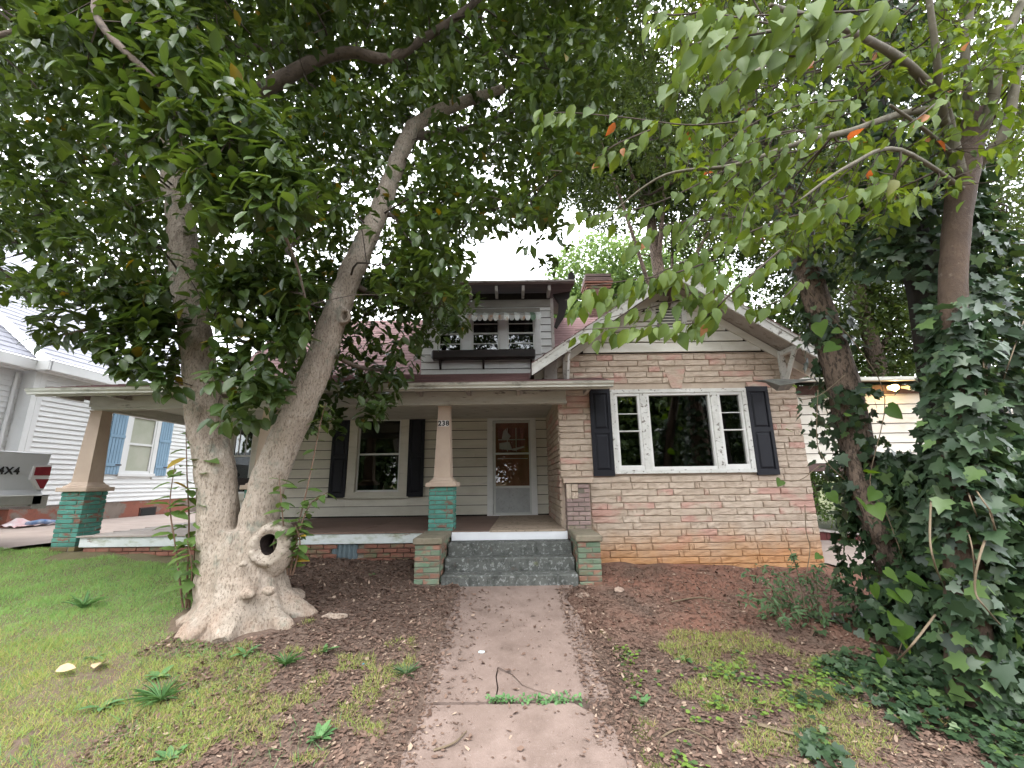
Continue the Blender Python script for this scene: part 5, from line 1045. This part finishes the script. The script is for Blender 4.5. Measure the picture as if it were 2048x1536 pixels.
sprays = [([(1430, 520), (1340, 548), (1260, 560), (1180, 572)], 2.5, 20), ([(1400, 590), (1300, 615), (1200, 640)], 2.6, 14), ([(1500, 240), (1380, 250), (1250, 235), (1120, 225), (1070, 240)], 2.6, 24), ([(1470, 330), (1340, 395), (1240, 425), (1150, 430)], 2.9, 20), ([(1600, 300), (1500, 330), (1420, 400), (1360, 470)], 2.7, 22), ([(1640, 420), (1560, 440), (1440, 490), (1330, 540), (1230, 590), (1130, 600)], 2.6, 38),
          ([(1560, 500), (1480, 570), (1400, 640), (1330, 650), (1240, 655), (1150, 660)], 2.5, 34), ([(1440, 540), (1420, 600), (1380, 650)], 2.55, 12), ([(1330, 550), (1370, 580), (1440, 610)], 2.6, 12), ([(1780, 360), (1700, 390), (1620, 420)], 2.3, 20), ([(1640, 40), (1560, 60), (1450, 80), (1380, 110), (1340, 160)], 1.75, 26),
          ([(1760, 20), (1660, 25), (1540, 30), (1430, 40), (1350, 70)], 1.8, 30), ([(1700, 70), (1600, 110), (1500, 120), (1420, 190)], 1.85, 20), ([(1700, 200), (1600, 210), (1500, 250), (1440, 300)], 2.5, 24), ([(1880, 200), (1830, 240), (1780, 270)], 2.6, 8), ([(1420, 20), (1350, 30), (1290, 20)], 2.0, 10), ([(1600, 560), (1560, 600), (1500, 620)], 3.0, 10), ([(1300, 260), (1230, 290), (1190, 320)], 2.6, 10), ([(1660, 250), (1560, 270), (1470, 300)], 2.6, 16), ([(1500, 430), (1420, 440), (1330, 450), (1250, 500)], 2.9, 22), ([(1580, 330), (1500, 400), (1480, 470)], 2.7, 16)]
P, D, N, Z = [], [], [], []
for pts, Y, k in sprays:
    p = bez([at(x, y, Y+random.uniform(-.08, .08)) for x, y in pts], 6); part('branch', MB().tube(p, lerp_list([.007, .005, .0025], len(p)), 5, False), m_twig, DW)
    dr_ = (p[-1]-p[0]).normalized()
    k = int(k*1.7)
    for i in range(k):
        t = (i+random.random())/k; q = p[min(len(p)-1, int(t*(len(p)-1)))]; s_ = -1 if i % 2 else 1
        P.append(tuple(q+Vector((random.uniform(-.03, .03), random.uniform(-.09, .09), random.uniform(-.05, .01))))); D.append((dr_.x*.45+random.uniform(-.35, .35), s_*.35+random.uniform(-.3, .3), -.9+random.uniform(-.35, .5))); N.append((random.uniform(-.6, .6), -.8+random.uniform(-.4, .4), .45)); Z.append(random.uniform(.065, .125)*(1.25 if Y < 2 else 1))
c_ = fill(2000, (2.9, 5.0), (1250, 2100), (-250, 620), [(1560, -250), (2100, -250), (2100, 330), (1960, 330), (1850, 440), (1720, 470), (1600, 520), (1480, 480), (1400, 420), (1330, 300), (1420, 200), (1300, 60)], GAP_R, -.2, 3.0)
a = whorls(c_, 4, .098, spread=1.0); dn = a[1].copy(); dn[:, 2] -= .55
P = np.concatenate([np.array(P), a[0]]); D = np.concatenate([np.array(D), dn]); N = np.concatenate([np.array(N), a[2]]); Z = np.concatenate([np.array(Z), a[3]])
foliage('crown', DW, T_oval(.31, .10, .09, .3), P, D, N, Z, m_dog, 300, wid=rng.uniform(.8, 1.15, len(P)))
twiggery('twigs', DW, c_, np.array([tuple(p) for L in db for p in L]), 90, r1=.010, r2=.003, maxlen=1.6)

# ---------------- ivy thicket swallowing the dogwood's foot
IV = thing('ivy_thicket', (4.6, 4.2, -1.8), 'tall dark green ivy thicket draped from the dogwood down to the ground', 'ivy')
P, N = [], []
while len(P) < 6600:
    z = random.choice((random.uniform(-1.85, .3), random.uniform(-1.85, 6.3), random.uniform(-1.8, 3.4))); a = random.uniform(R(150), R(400)); wv = .08*math.sin(a*5+z*2)+.06*math.sin(z*5+a*3)
    ax = Vector((4.72-.05*z, 4.35, z)); r_ = (.66 if z > .4 else .66+.52*((.4-z)/2.2)**1.25)+wv-random.random()**2*.3
    nv = Vector((math.cos(a), math.sin(a), .25)); p_ = ax+Vector((math.cos(a)*r_, math.sin(a)*r_*.92, 0))
    if p_.z < float(gz(p_.x, p_.y))+.02: continue
    pp = proj(np.array([tuple(p_)]))[0][0]
    if 1878 < pp[0] < 1960 and 225 < pp[1] < 620 and p_.y < 3.75: continue
    if pp[0] < 1838 and 560 < pp[1] < 940: continue
    P.append(tuple(p_)); N.append(tuple(nv))
for i in range(1100):
    t = random.random()**.8*.62; q = dt[int(t*(len(dt)-1))]; a = random.uniform(R(170), R(370)); nv = Vector((math.cos(a), math.sin(a), .1)); q = q+nv*(.13+random.random()**2*.16)+Vector((0, 0, random.uniform(-.08, .08)))
    if proj(np.array([tuple(q)]))[0][0, 1] < 600+random.random()*60: continue
    P.append(tuple(q)); N.append(tuple(nv))
for i in range(1500):
    a = random.uniform(R(130), R(410)); z = random.uniform(-1.6, .25); r_ = (.30+.42*((.3-z)/1.9))*(1+.15*math.sin(4*a+3*z))-random.random()**2*.2; nv = Vector((math.cos(a), math.sin(a), .3)); q = Vector((4.25-.08*z+math.cos(a)*r_, 4.95+math.sin(a)*r_, z))
    if q.z < float(gz(q.x, q.y))+.02: continue
    pq = proj(np.array([tuple(q)]))[0][0]
    if 1690 < pq[0] < 1800 and 1000 < pq[1] < 1180 and random.random() < .75: continue
    P.append(tuple(q)); N.append(tuple(nv))
P, N = np.array(P), np.array(N); foliage('ivy', IV, T_ivy(), *ivy_leaves(P, N, .135), m_ivyl, 300)
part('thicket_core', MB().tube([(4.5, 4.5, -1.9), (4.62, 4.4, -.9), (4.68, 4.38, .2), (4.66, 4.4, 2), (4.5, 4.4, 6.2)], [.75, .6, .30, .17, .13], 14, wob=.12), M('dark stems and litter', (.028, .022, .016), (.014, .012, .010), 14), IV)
m_vst = M('pale vine stem', (.16, .12, .075), (.11, .085, .055), 12, bump=(60, .4))
for pts, r_ in (([(1962, 600), (1972, 720), (1975, 800), (1985, 850)], .011), ([(1890, 600), (1880, 700), (1885, 780)], .008), ([(1917, 900), (1940, 960), (1965, 1000), (1985, 1035), (1990, 1100)], .011), ([(1960, 930), (1968, 990), (1985, 1040), (2000, 1090)], .012), ([(1985, 1045), (1960, 1110), (1950, 1180), (1975, 1220), (2010, 1260)], .013), ([(1862, 1000), (1860, 1080), (1870, 1130), (1882, 1160)], .012), ([(1925, 950), (1945, 1010), (1958, 1040)], .009), ([(1870, 1230), (1840, 1270), (1815, 1300), (1795, 1320)], .013), ([(2048, 640), (2020, 720), (2000, 780)], .008), ([(1930, 1050), (1945, 1100), (1950, 1200)], .008), ([(1965, 700), (1975, 850), (1980, 930)], .009)):
    p = bez([at(x, y, (3.58 if y < 1000 else 3.26)+(.35 if i in (0, len(pts)-1) else 0)) for i, (x, y) in enumerate(pts)], 5); part('vine_stem', MB().tube(p, lerp_list([r_*.7, r_*.55, r_*.4], len(p)), 6, wob=.12), m_vst, IV, True)
VN = thing('heart_leaf_vine', at(1700, 1150, 4.55), 'twining vine with big bright heart-shaped leaves on the leaning trunk', 'vine')
spots = [(1640, 645, .19), (1672, 690, .17), (1738, 775, .15), (1775, 815, .17), (1730, 735, .10), (1660, 985, .12), (1735, 945, .13), (1752, 980, .14), (1712, 995, .15), (1748, 1010, .17), (1690, 830, .07), (1745, 1170, .13), (1775, 1185, .14), (1770, 1140, .12), (1815, 1150, .16), (1840, 1175, .13), (1805, 1180, .13), (1790, 1235, .15), (1815, 1250, .15), (1800, 1280, .14), (1785, 1265, .12), (1862, 1262, .12), (1880, 1275, .11), (1760, 1310, .10), (1772, 1300, .1), (1915, 1235, .09), (1905, 560, .09), (1640, 480, .08), (1660, 470, .08), (1585, 770, .07), (1575, 860, .07), (1562, 960, .10), (1640, 1110, .08), (1665, 1045, .10), (1680, 660, .10), (1705, 605, .08)]
P = np.array([tuple(at(x, y, 4.45 if x < 1700 or y < 800 else 4.1)) for x, y, s_ in spots]); k = len(P)
leaf_objects(tmpl_mesh('leaf', T_heart(), m_vine), VN, P, np.column_stack([rng.uniform(-1, 1, k), rng.uniform(-.8, .3, k), rng.uniform(-.9, .1, k)]), np.column_stack([rng.uniform(-.6, .6, k), rng.uniform(-1, -.2, k), rng.uniform(.3, 1, k)]), np.array([s_ for *_, s_ in spots]))
for pts in ([(1790, 1330), (1830, 1180), (1800, 1100), (1770, 1020), (1740, 960), (1770, 800), (1720, 700), (1650, 620), (1600, 560)], [(1636, 780), (1634, 880), (1650, 920), (1690, 960)], [(1560, 960), (1600, 960), (1640, 930)], [(1610, 1010), (1612, 1060), (1620, 1100), (1610, 1160)], [(1600, 800), (1640, 790), (1690, 750)]):
    p = bez([at(x, y, 4.45) for x, y in pts], 5); part('vine_stem', MB().tube(p, .0045, 5), m_vst, VN, True)

# ---------------- shrub at the corner of the bay
SH = thing('arching_shrub', at(1600, 1260, 5.3), 'low arching shrub with small grey green leaflets by the bay corner', 'shrub')
P, D, N = [], [], []
for x0_, y0_, xs_, ys_ in ((1600, 1270, 1490, 1150), (1610, 1270, 1520, 1130), (1620, 1260, 1580, 1100), (1600, 1280, 1480, 1200), (1620, 1280, 1530, 1210), (1640, 1270, 1640, 1130), (1600, 1290, 1500, 1260), (1640, 1290, 1560, 1250), (1660, 1290, 1600, 1200), (1660, 1280, 1680, 1150), (1630, 1290, 1545, 1180), (1650, 1270, 1610, 1160), (1680, 1300, 1720, 1200), (1690, 1320, 1640, 1240), (1610, 1280, 1560, 1150), (1590, 1290, 1520, 1240)):
    Yb_ = random.uniform(5.0, 5.6); a0, a1 = at(x0_, y0_, Yb_), at(xs_, ys_, Yb_+random.uniform(-.5, .2)); p = bez([a0, a0.lerp(a1, .5)+Vector((0, 0, .22)), a1], 8)
    part('stem', MB().tube(p, lerp_list([.008, .006, .003], len(p)), 5), m_vst, SH)
    for i in range(46):
        q = p[min(len(p)-1, int((.15+.85*random.random())*(len(p)-1)))]; P.append(tuple(q+Vector(rdir(1)[0])*.05)); D.append((random.uniform(-1, 1), random.uniform(-1, .6), random.uniform(-.7, .3))); N.append((random.uniform(-.4, .4), -.4, 1))
foliage('leaves', SH, T_oval(.2, .05), np.array(P), np.array(D), np.array(N), .07*rng.uniform(.6, 1.3, len(P)), m_shrubl, 120)

# ---------------- trees behind the house and across the street
def tree(name, label, base, h, crown, mat, leaf, n, seed, tr_=.22, cat='tree', group=None):
    b = Vector(base); th = thing(name, b, label, cat, group); cen = []
    p = bez([b, b+Vector((.1, 0, h*.3)), b+Vector((-.1, .1, h*.65)), b+Vector((.1, 0, h*.92))], 4); part('trunk', MB().tube(p, lerp_list([tr_, tr_*.8, tr_*.5, tr_*.15], len(p)), 9, wob=.05), m_barkr, th, True)
    for (cx, cy_, cz), (rx, ry, rz), w in crown:
        k = int(n*w/5); u = rdir(k)*(rng.random((k, 1))**.45)*np.array([rx, ry, rz])+np.array([cx, cy_, cz])+np.array(tuple(b)); u = u[fbm(u, 1.6) > -.35]; cen.append(u)
    for i in range(9):
        e = Vector(cen[i % len(cen)][i*7 % len(cen[i % len(cen)])]); s_ = p[3+i % (len(p)-4)]; part('branch', MB().tube(bez([s_, s_.lerp(e, .5)+Vector((0, 0, .2)), e], 4), lerp_list([tr_*.3, tr_*.18, tr_*.05], 9), 6), m_barkr, th, True)
    cen = np.concatenate(cen); a = whorls(cen, 5, leaf, spread=1.1, jit=leaf*.5); foliage('crown', th, T_diamond(.32), a[0], a[1], a[2], a[3], mat, 0); return th
G_B = 'trees behind the house'
tree('background_tree', 'bright pale green tree right behind the chimney', (5.6, 19, -1.2), 14, [((-.6, 0, 10.2), (3.6, 2.2, 2.9), .6), ((-2.4, 0, 8.2), (1.9, 1.6, 2.2), .25), ((3, 0, 10.0), (2.8, 2, 3), .35)], m_far, .20, 30000, 1, group=G_B)
tree('background_tree', 'tall dark fine-leaved oak towering above the stone gable', (5.0, 13.0, -1.2), 17, [((-.8, 0, 12.6), (3.4, 2.2, 2.9), .5), ((-2.0, -.4, 14.6), (2.8, 2.0, 3.2), .35), ((2.2, 0, 12.0), (3.0, 2.0, 3.8), .4)], m_oak, .125, 90000, 2, .3, group=G_B)
tree('background_tree', 'tall leafy tree rising behind the side wing lamp', (11.5, 13.0, -1.2), 16, [((-.5, 0, 9.0), (3.6, 2.2, 5.5), .8), ((3, 0, 8), (3, 2, 5), .4)], m_oak, .17, 42000, 12, .3, group=G_B)
tree('background_tree', 'dense mid green tree behind the side wing', (10.5, 15.5, -1.3), 8.5, [((0, 0, 5), (3.4, 2.4, 3.2), .7), ((-2.5, 0, 3.5), (2.2, 1.8, 2.2), .4)], m_far, .17, 26000, 3, group=G_B)
tree('background_tree', 'shady tree between the carport posts and the red fence', (10.6, 13.2, -1.4), 4.4, [((0, 0, 1.7), (2.6, 1.2, 1.9), .8)], m_far, .13, 14000, 4, .12, group=G_B)
tree('background_tree', 'green tree far behind the ivy at the picture edge', (16, 17, -1.3), 9, [((0, 0, 4.5), (3.6, 2.4, 4.4), .8)], m_oak, .18, 16000, 5, group=G_B)
tree('background_tree', 'tree behind the porch roof left of the dormer', (-6.5, 20, -1.2), 8.5, [((0, 0, 5), (3.0, 2.4, 3.0), .8)], m_far, .19, 14000, 6, group=G_B)
G_S = 'trees across the street'
for i, (x, y, h) in enumerate(((-13, -16, 11), (-5.5, -18, 12), (2.5, -17, 11.5), (9.5, -16, 11), (17, -19, 12), (-20, -20, 12))):
    tree('street_tree', 'leafy tree across the street behind the viewer, %s of six' % ('second', 'third', 'fourth', 'fifth', 'sixth', 'first')[i], (x, y, -2.1), h, [((0, 0, h*.5), (4.6, 2.6, h*.5), 1.0)], m_oak, .5, 16000, 20+i, .3, group=G_S)
# ================================================================== ground cover
m_grass = leaf_mat('grass blade', (.19, .26, .07), (.30, .34, .10), (.42, .33, .15), .18, .3, rough=.7, spec=.1)
m_grassg = leaf_mat('fresh grass blade', (.15, .28, .08), (.22, .36, .115), (.26, .26, .10), .1, .3, rough=.7, spec=.1)
m_coarse = leaf_mat('coarse grass blade', (.09, .19, .07), (.12, .24, .09), None, 0, .35, rough=.6, spec=.2)
m_litter = leaf_mat('leaf litter', (.095, .060, .046), (.19, .128, .098), (.32, .24, .18), .07, .05, rough=.95, spec=.05)
m_violet = leaf_mat('violet leaf', (.10, .18, .03), (.17, .26, .05), (.06, .11, .04), .3, .3, rough=.6)
m_weed = leaf_mat('weed leaf', (.085, .18, .07), (.12, .24, .085), None, 0, .3, rough=.6)
LAT = np.random.default_rng(3).random((256, 256))
def vnoise(x, y):
    xi, yi = np.floor(x).astype(int), np.floor(y).astype(int); u, v = x-xi, y-yi; u, v = u*u*(3-2*u), v*v*(3-2*v); g = lambda i, j: LAT[i % 256, j % 256]
    return (g(xi, yi)*(1-u)+g(xi+1, yi)*u)*(1-v)+(g(xi, yi+1)*(1-u)+g(xi+1, yi+1)*u)*v-.5
def mask(x, y):
    """patchiness of the ground cover"""
    r = 0
    for k, (f, a) in enumerate(((1.6, 1.), (3.7, .6), (8.1, .4), (17, .25))): r = r+a*vnoise(x*f*.98+y*f*.2+k*17.3, y*f-x*f*.2+k*9.1)
    return r*1.1
def onpath(x, y, w=.80): return (np.abs(x+.04) < w) & (y < 5.97) & (y > .5)
def rand_xy(n, xr, yr): return rng.uniform(*xr, n), rng.uniform(*yr, n)
def treefoot(x, y): return ((x+2.93)/.70)**2+((y-4.98)/.50)**2 < 1
def blades(name, x, y, h, w, mat, lean=.5):
    n = len(x); pos = np.column_stack([x, y, gtop(x, y)-.006]); d = np.column_stack([rng.normal(0, lean, n), rng.normal(0, lean, n), np.ones(n)])
    t = (np.array([(-.5, 0, 0), (.5, 0, 0), (-.36, .55, -.06), (.36, .55, -.06), (0, 1, -.28)]), [(0, 1, 3), (0, 3, 2), (2, 3, 4)])
    return put(name, scatter_mesh(name, t, pos, d, rdir(n)*.6+np.array([0, -.5, .3]), h, mat, wid=w/h))
# lawn left of the tree: short, fresh towards the porch, strawy nearer
x, y = rand_xy(400000, (-9.2, -2.0), (1.9, 7.0)); m = mask(x, y); edge = -3.55+.25*np.sin(y*3)+np.clip(4.75-y, 0, 1)*2.6
k = (x < edge) & ~treefoot(x, y) & (m > -.95+np.clip(4.6-y, 0, 2)*.20) & (rng.random(len(x)) < .98+.7*mask(x*2.3+1, y*2.3)+np.clip(y-4.6, 0, 1)*.5) & ~((y > 6.55+.1*np.sin(x*4)) & (x > -6.9)) & ~((x < -7.45) & (y > 6.95)) & (rng.random(len(x)) < np.clip(1.15-.12*(y-2), .35, 1))
x, y = x[k], y[k]; near = rng.random(len(x)) < np.clip((5.15-y)/1.2, 0.05, .93)
tag(blades('grass', x[~near], y[~near], rng.uniform(.02, .06, (~near).sum())*(.75+.6*np.clip(mask(x[~near]*2, y[~near]*2)+.4, 0, 1.2)), rng.uniform(.003, .0055, (~near).sum()), m_grassg), 'short fresh green lawn grass between the tree and porch', 'grass', kind='stuff')
tag(blades('grass', x[near], y[near], rng.uniform(.02, .06, near.sum())*(.6+.9*np.clip(mask(x[near]*2, y[near]*2)+.4, 0, 1.2)), rng.uniform(.0025, .0045, near.sum()), m_grass, .7), 'dry yellow green grass in the near yard left of the path', 'grass', kind='stuff')
x, y = rand_xy(130000, (-2.6, 3.6), (1.8, 4.9)); m = mask(x+3, y*1.3)
k = ~onpath(x, y, .86) & (((x < -.8) & (m > -.16+np.clip(y-4.3, 0, 1)*.8)) | ((x > .8) & (m > .16))) & ~treefoot(x, y)
x, y = x[k], y[k]; tag(blades('grass', x, y, rng.uniform(.03, .075, len(x)), rng.uniform(.0025, .0045, len(x)), m_grass, .6), 'thin patchy grass tufts growing through mulch beside the path', 'grass', kind='stuff')
x, y = rand_xy(9000, (-8.5, -1.2), (2.0, 6.4)); m = mask(x*1.4+9, y*1.4); k = (m > .1) & (x < -3.4+np.clip(4.75-y, 0, 1)*2.4) & ~treefoot(x, y); x, y = x[k], y[k]
tag(blades('grass', x, y, rng.uniform(.05, .13, len(x)), rng.uniform(.003, .006, len(x)), m_coarse, .8), 'longer loose grass blades standing above the lawn', 'grass', kind='stuff')
# mulch and fallen leaf litter
x, y = rand_xy(130000, (-3.9, 4.6), (1.8, 6.85)); m = mask(x-5, y+2)
inb = ((x > -3.4) & (x < -.75) & (y > 4.2)) | ((x > .70) & (y > 4.3) & (m > -.15)) | ((x < -.72) & (x > -2.8) & (m > -.75)) | ((x > .72) & (m > -.8)) | ((np.abs(x+.05) < 1.05) & (np.abs(x+.05) > .58) & (rng.random(len(x)) < .8)) | (onpath(x, y, .7) & (rng.random(len(x)) < .04+.10*(x < -.3)))
k = inb & ~((y > 5.9) & (x > -1.35) & (x < 1.2)) & ~treefoot(x, y) & (rng.random(len(x)) < np.where((x > 1) & (y > 4.6), .5, 1)); x, y = x[k], y[k]; n = len(x)
tl_ = (np.array([(-.3, 0, 0), (.3, .05, .1), (.42, .6, .05), (0, 1, .18), (-.4, .55, .16)]), [(0, 1, 2), (0, 2, 4), (2, 3, 4)])
zz = np.where(onpath(x, y, .70), gz(0*x, y)+.019, np.where(onpath(x, y, 1.04), np.maximum(gz(x, y)+.022+lump(x*2, y*2)*1.4, gz(0*x, y)+.019), gtop(x, y)+.004))
tag(put('leaf_litter', scatter_mesh('leaf_litter', tl_, np.column_stack([x, y, zz+rng.uniform(0, .012, n)]), np.column_stack([rng.normal(size=n), rng.normal(size=n), rng.normal(size=n)*.18]), rdir(n)*.4+np.array([0, 0, 1]), np.where(rng.random(n) < .7, rng.uniform(.010, .026, n), rng.uniform(.022, .055, n)), m_litter, wid=rng.uniform(.3, .9, n))), 'brown bark mulch and fallen leaf litter covering the beds', 'leaf litter', kind='stuff')
# violets and ground ivy on the right
x, y = rand_xy(16000, (.85, 3.6), (2.0, 4.75)); m = mask(x*1.2-4, y*1.2); k = (m+rng.normal(0, .16, len(x)) > .30) & (y < 4.55-.12*np.abs(x-1.5)) & ~onpath(x, y, .95); x, y = x[k], y[k]; n = len(x)
tag(put('ground_cover', scatter_mesh('ground_cover', T_round(), np.column_stack([x, y, gtop(x, y)+rng.uniform(.01, .05, n)]), np.column_stack([rng.normal(size=n), rng.normal(size=n), rng.normal(size=n)*.15]), rdir(n)*.3+np.array([0, -.15, 1]), rng.uniform(.02, .042, n), m_violet)), 'bright round-leaved ground cover right of the path', 'ground cover', kind='stuff')
x, y = rand_xy(7000, (1.4, 4.6), (2.2, 5.2)); m = mask(x*.9+1, y*1.1+5); k = ((m > .5) & (x > 1.9) & (y < 3.9)) | ((x > 2.95+.25*np.sin(y*4)) & (y > 3.0) & (m > -.05)); x, y = x[k], y[k]; n = len(x)
tag(put('ground_ivy', scatter_mesh('ground_ivy', T_ivy(), np.column_stack([x, y, gtop(x, y)+rng.uniform(.01, .10, n)]), np.column_stack([rng.normal(size=n), rng.normal(size=n)-.3, rng.normal(size=n)*.2-.1]), rdir(n)*.4+np.array([0, -.4, 1]), rng.uniform(.04, .10, n), m_ivyl)), 'dark ivy creeping over the mulch below the thicket', 'ivy', kind='stuff')
# weeds that stand out one by one
def rosette(label, x, y, nl, L, w, mat, up=.5, name='weed'):
    b = Vector((x, y, float(gtop(x, y)))); th = thing(name, b, label, 'weed', 'weeds dotted over the yard'); a = rng.uniform(0, 6.28, nl)
    leaf_objects(tmpl_mesh('leaf', T_oval(w, .0, .05, .35), mat), th, np.tile(tuple(b), (nl, 1)), np.column_stack([np.cos(a), np.sin(a), rng.uniform(up*.5, up*1.5, nl)]), np.column_stack([-np.cos(a)*.5, -np.sin(a)*.5, np.ones(nl)]), L*rng.uniform(.6, 1.15, nl))
rosette('dark green strappy weed clump on the lawn left of the tree', -4.74, 5.05, 30, .22, .045, m_coarse, 1.6)
rosette('dandelion-like weed near the path in the foreground grass', -1.36, 3.37, 13, .13, .20, m_weed, .9)
rosette('weed with toothed leaves at the right path edge', .98, 3.72, 12, .12, .18, m_weed, 1.1)
rosette('wide coarse crabgrass clump in the foreground lawn', -2.72, 3.68, 70, .20, .022, m_coarse, 1.0)
rosette('blue green grass tuft at the left path edge', -.92, 4.02, 46, .14, .03, m_shrubl, 1.2)
rosette('coarse grass tuft in front of the knotted trunk', -2.0, 4.12, 60, .15, .022, m_coarse, 1.2)
rosette('small weed with two broad leaves at the bottom edge', -2.2, 3.13, 8, .11, .22, m_weed, .8)
rosette('low broad-leaved weed by the lower left lawn patch', -3.05, 3.55, 8, .13, .2, m_weed, .5)
rosette('tiny green weed alone on the mulch left of the steps', -1.95, 6.2, 9, .07, .2, m_weed, .5)
rosette('pale weed in front of the trunk root', -2.45, 4.28, 7, .13, .2, m_weed, .8)
rosette('narrow weed beside the patchy grass centre left', -1.75, 4.3, 8, .13, .14, m_weed, 1.0)
rosette('weed in the strawy grass at far left', -3.75, 4.2, 9, .12, .2, m_weed, .5)
rosette('leafy weed under the tall coarse grass', -2.95, 3.95, 8, .13, .22, m_weed, .6)
rosette('lone weed at the right foreground mulch', 1.55, 4.35, 8, .10, .2, m_weed, .7)
P, D, N = [], [], []
jw = thing('joint_weeds', (.15, 3.73, -1.69), 'small green weeds growing in the path joint', 'weed')
for cx, k_, sp_ in ((-.12, 70, .06), (.22, 90, .13), (.40, 30, .06)):
    for i in range(k_): P.append((cx+random.gauss(0, sp_), 3.72+random.gauss(0, .018), float(gz(0, 3.72))+.02+abs(random.gauss(0, .025)))); D.append(tuple(rdir(1)[0])); N.append((0, -.3, 1))
part_ = put('leaves', scatter_mesh('joint_weed_leaves', T_oval(.32), np.array(P), np.array(D), np.array(N), rng.uniform(.02, .04, len(P)), m_weed), jw); part_['kind'] = 'stuff'
# big fallen leaves, stones, litter, sticks
m_fallen = M('fallen tan leaf', (.50, .36, .22), (.40, .27, .16), 14, rough=.8)
for (x, y, s_, a), lb_ in zip(((-3.73, 3.84, .12, .4), (-3.5, 3.93, .14, 1.9)), ('tan fallen leaf lying flat on the lawn, the left of two', 'pale tan fallen leaf curled upright on the lawn')):
    th = thing('fallen_leaf', (x, y, float(gtop(x, y))+.045), lb_, 'leaf', 'big fallen leaves on the lawn'); v, f = T_oval(.36, 0, .12, .3)
    leaf_objects(tmpl_mesh('leaf', (v, f), m_fallen), th, np.array([[x, y, float(gtop(x, y))+.05]]), np.array([[math.cos(a), math.sin(a), .25]]), np.array([[0, -.6, 1]]), s_)
m_rock = M('pale rubble', (.36, .27, .21), (.27, .2, .16), 9, bump=(50, .6))
def rock(name, label, x, y, r, cat='stone', mat=m_rock):
    me = ellipsoid(Vector((x, y, float(gtop(x, y))+r[2]*.5)), r, mat, 6)
    for v in me.vertices: v.co += Vector(rdir(1)[0])*min(r)*.35
    tag(put(name, me), label, cat)
rock('broken_concrete', 'flat chunk of concrete broken from the path corner', .84, 5.70, (.10, .06, .03)); rock('broken_concrete', 'pale squarish rubble piece lying on the clay', 1.34, 5.86, (.07, .045, .035))
rock('surface_root', 'pale surface root showing through mulch right of the trunk', -1.95, 5.0, (.15, .035, .03), 'root', m_bark)
rock('bottle_cap', 'small bright blue scrap lying on the mulch', -1.35, 4.2, (.014, .012, .008), 'scrap', M('blue plastic', (.02, .25, .42), rough=.4))
rock('pale_pebble', 'pale grey leaf-shaped pebble on the path slab', -.32, 4.42, (.035, .025, .008), 'pebble', M('pale pebble', (.45, .5, .5)))
def stick(label, pts, r):
    p = bez([(x, y, float(gtop(x, y))+.02) for x, y in pts], 5); th = put('fallen_stick', MB().tube(p, lerp_list([r, r*.8, r*.4], len(p)), 6, wob=.1).mesh('fallen_stick', m_vst)); tag(th, label, 'stick', 'sticks lying on the ground')
stick('long pale stick lying in the right foreground mulch', [(1.75, 3.55), (2.1, 3.45), (2.5, 3.38)], .014); stick('thin bent stick lying beside the path corner', [(.92, 3.25), (1.0, 3.4), (1.2, 3.5), (1.35, 3.38)], .008); stick('dark twig on the lower path slab', [(-.55, 3.25), (-.42, 3.3), (-.35, 3.42)], .008); stick('thin stick on the clay by the bay', [(1.9, 5.6), (2.3, 5.65), (2.6, 5.55)], .009)
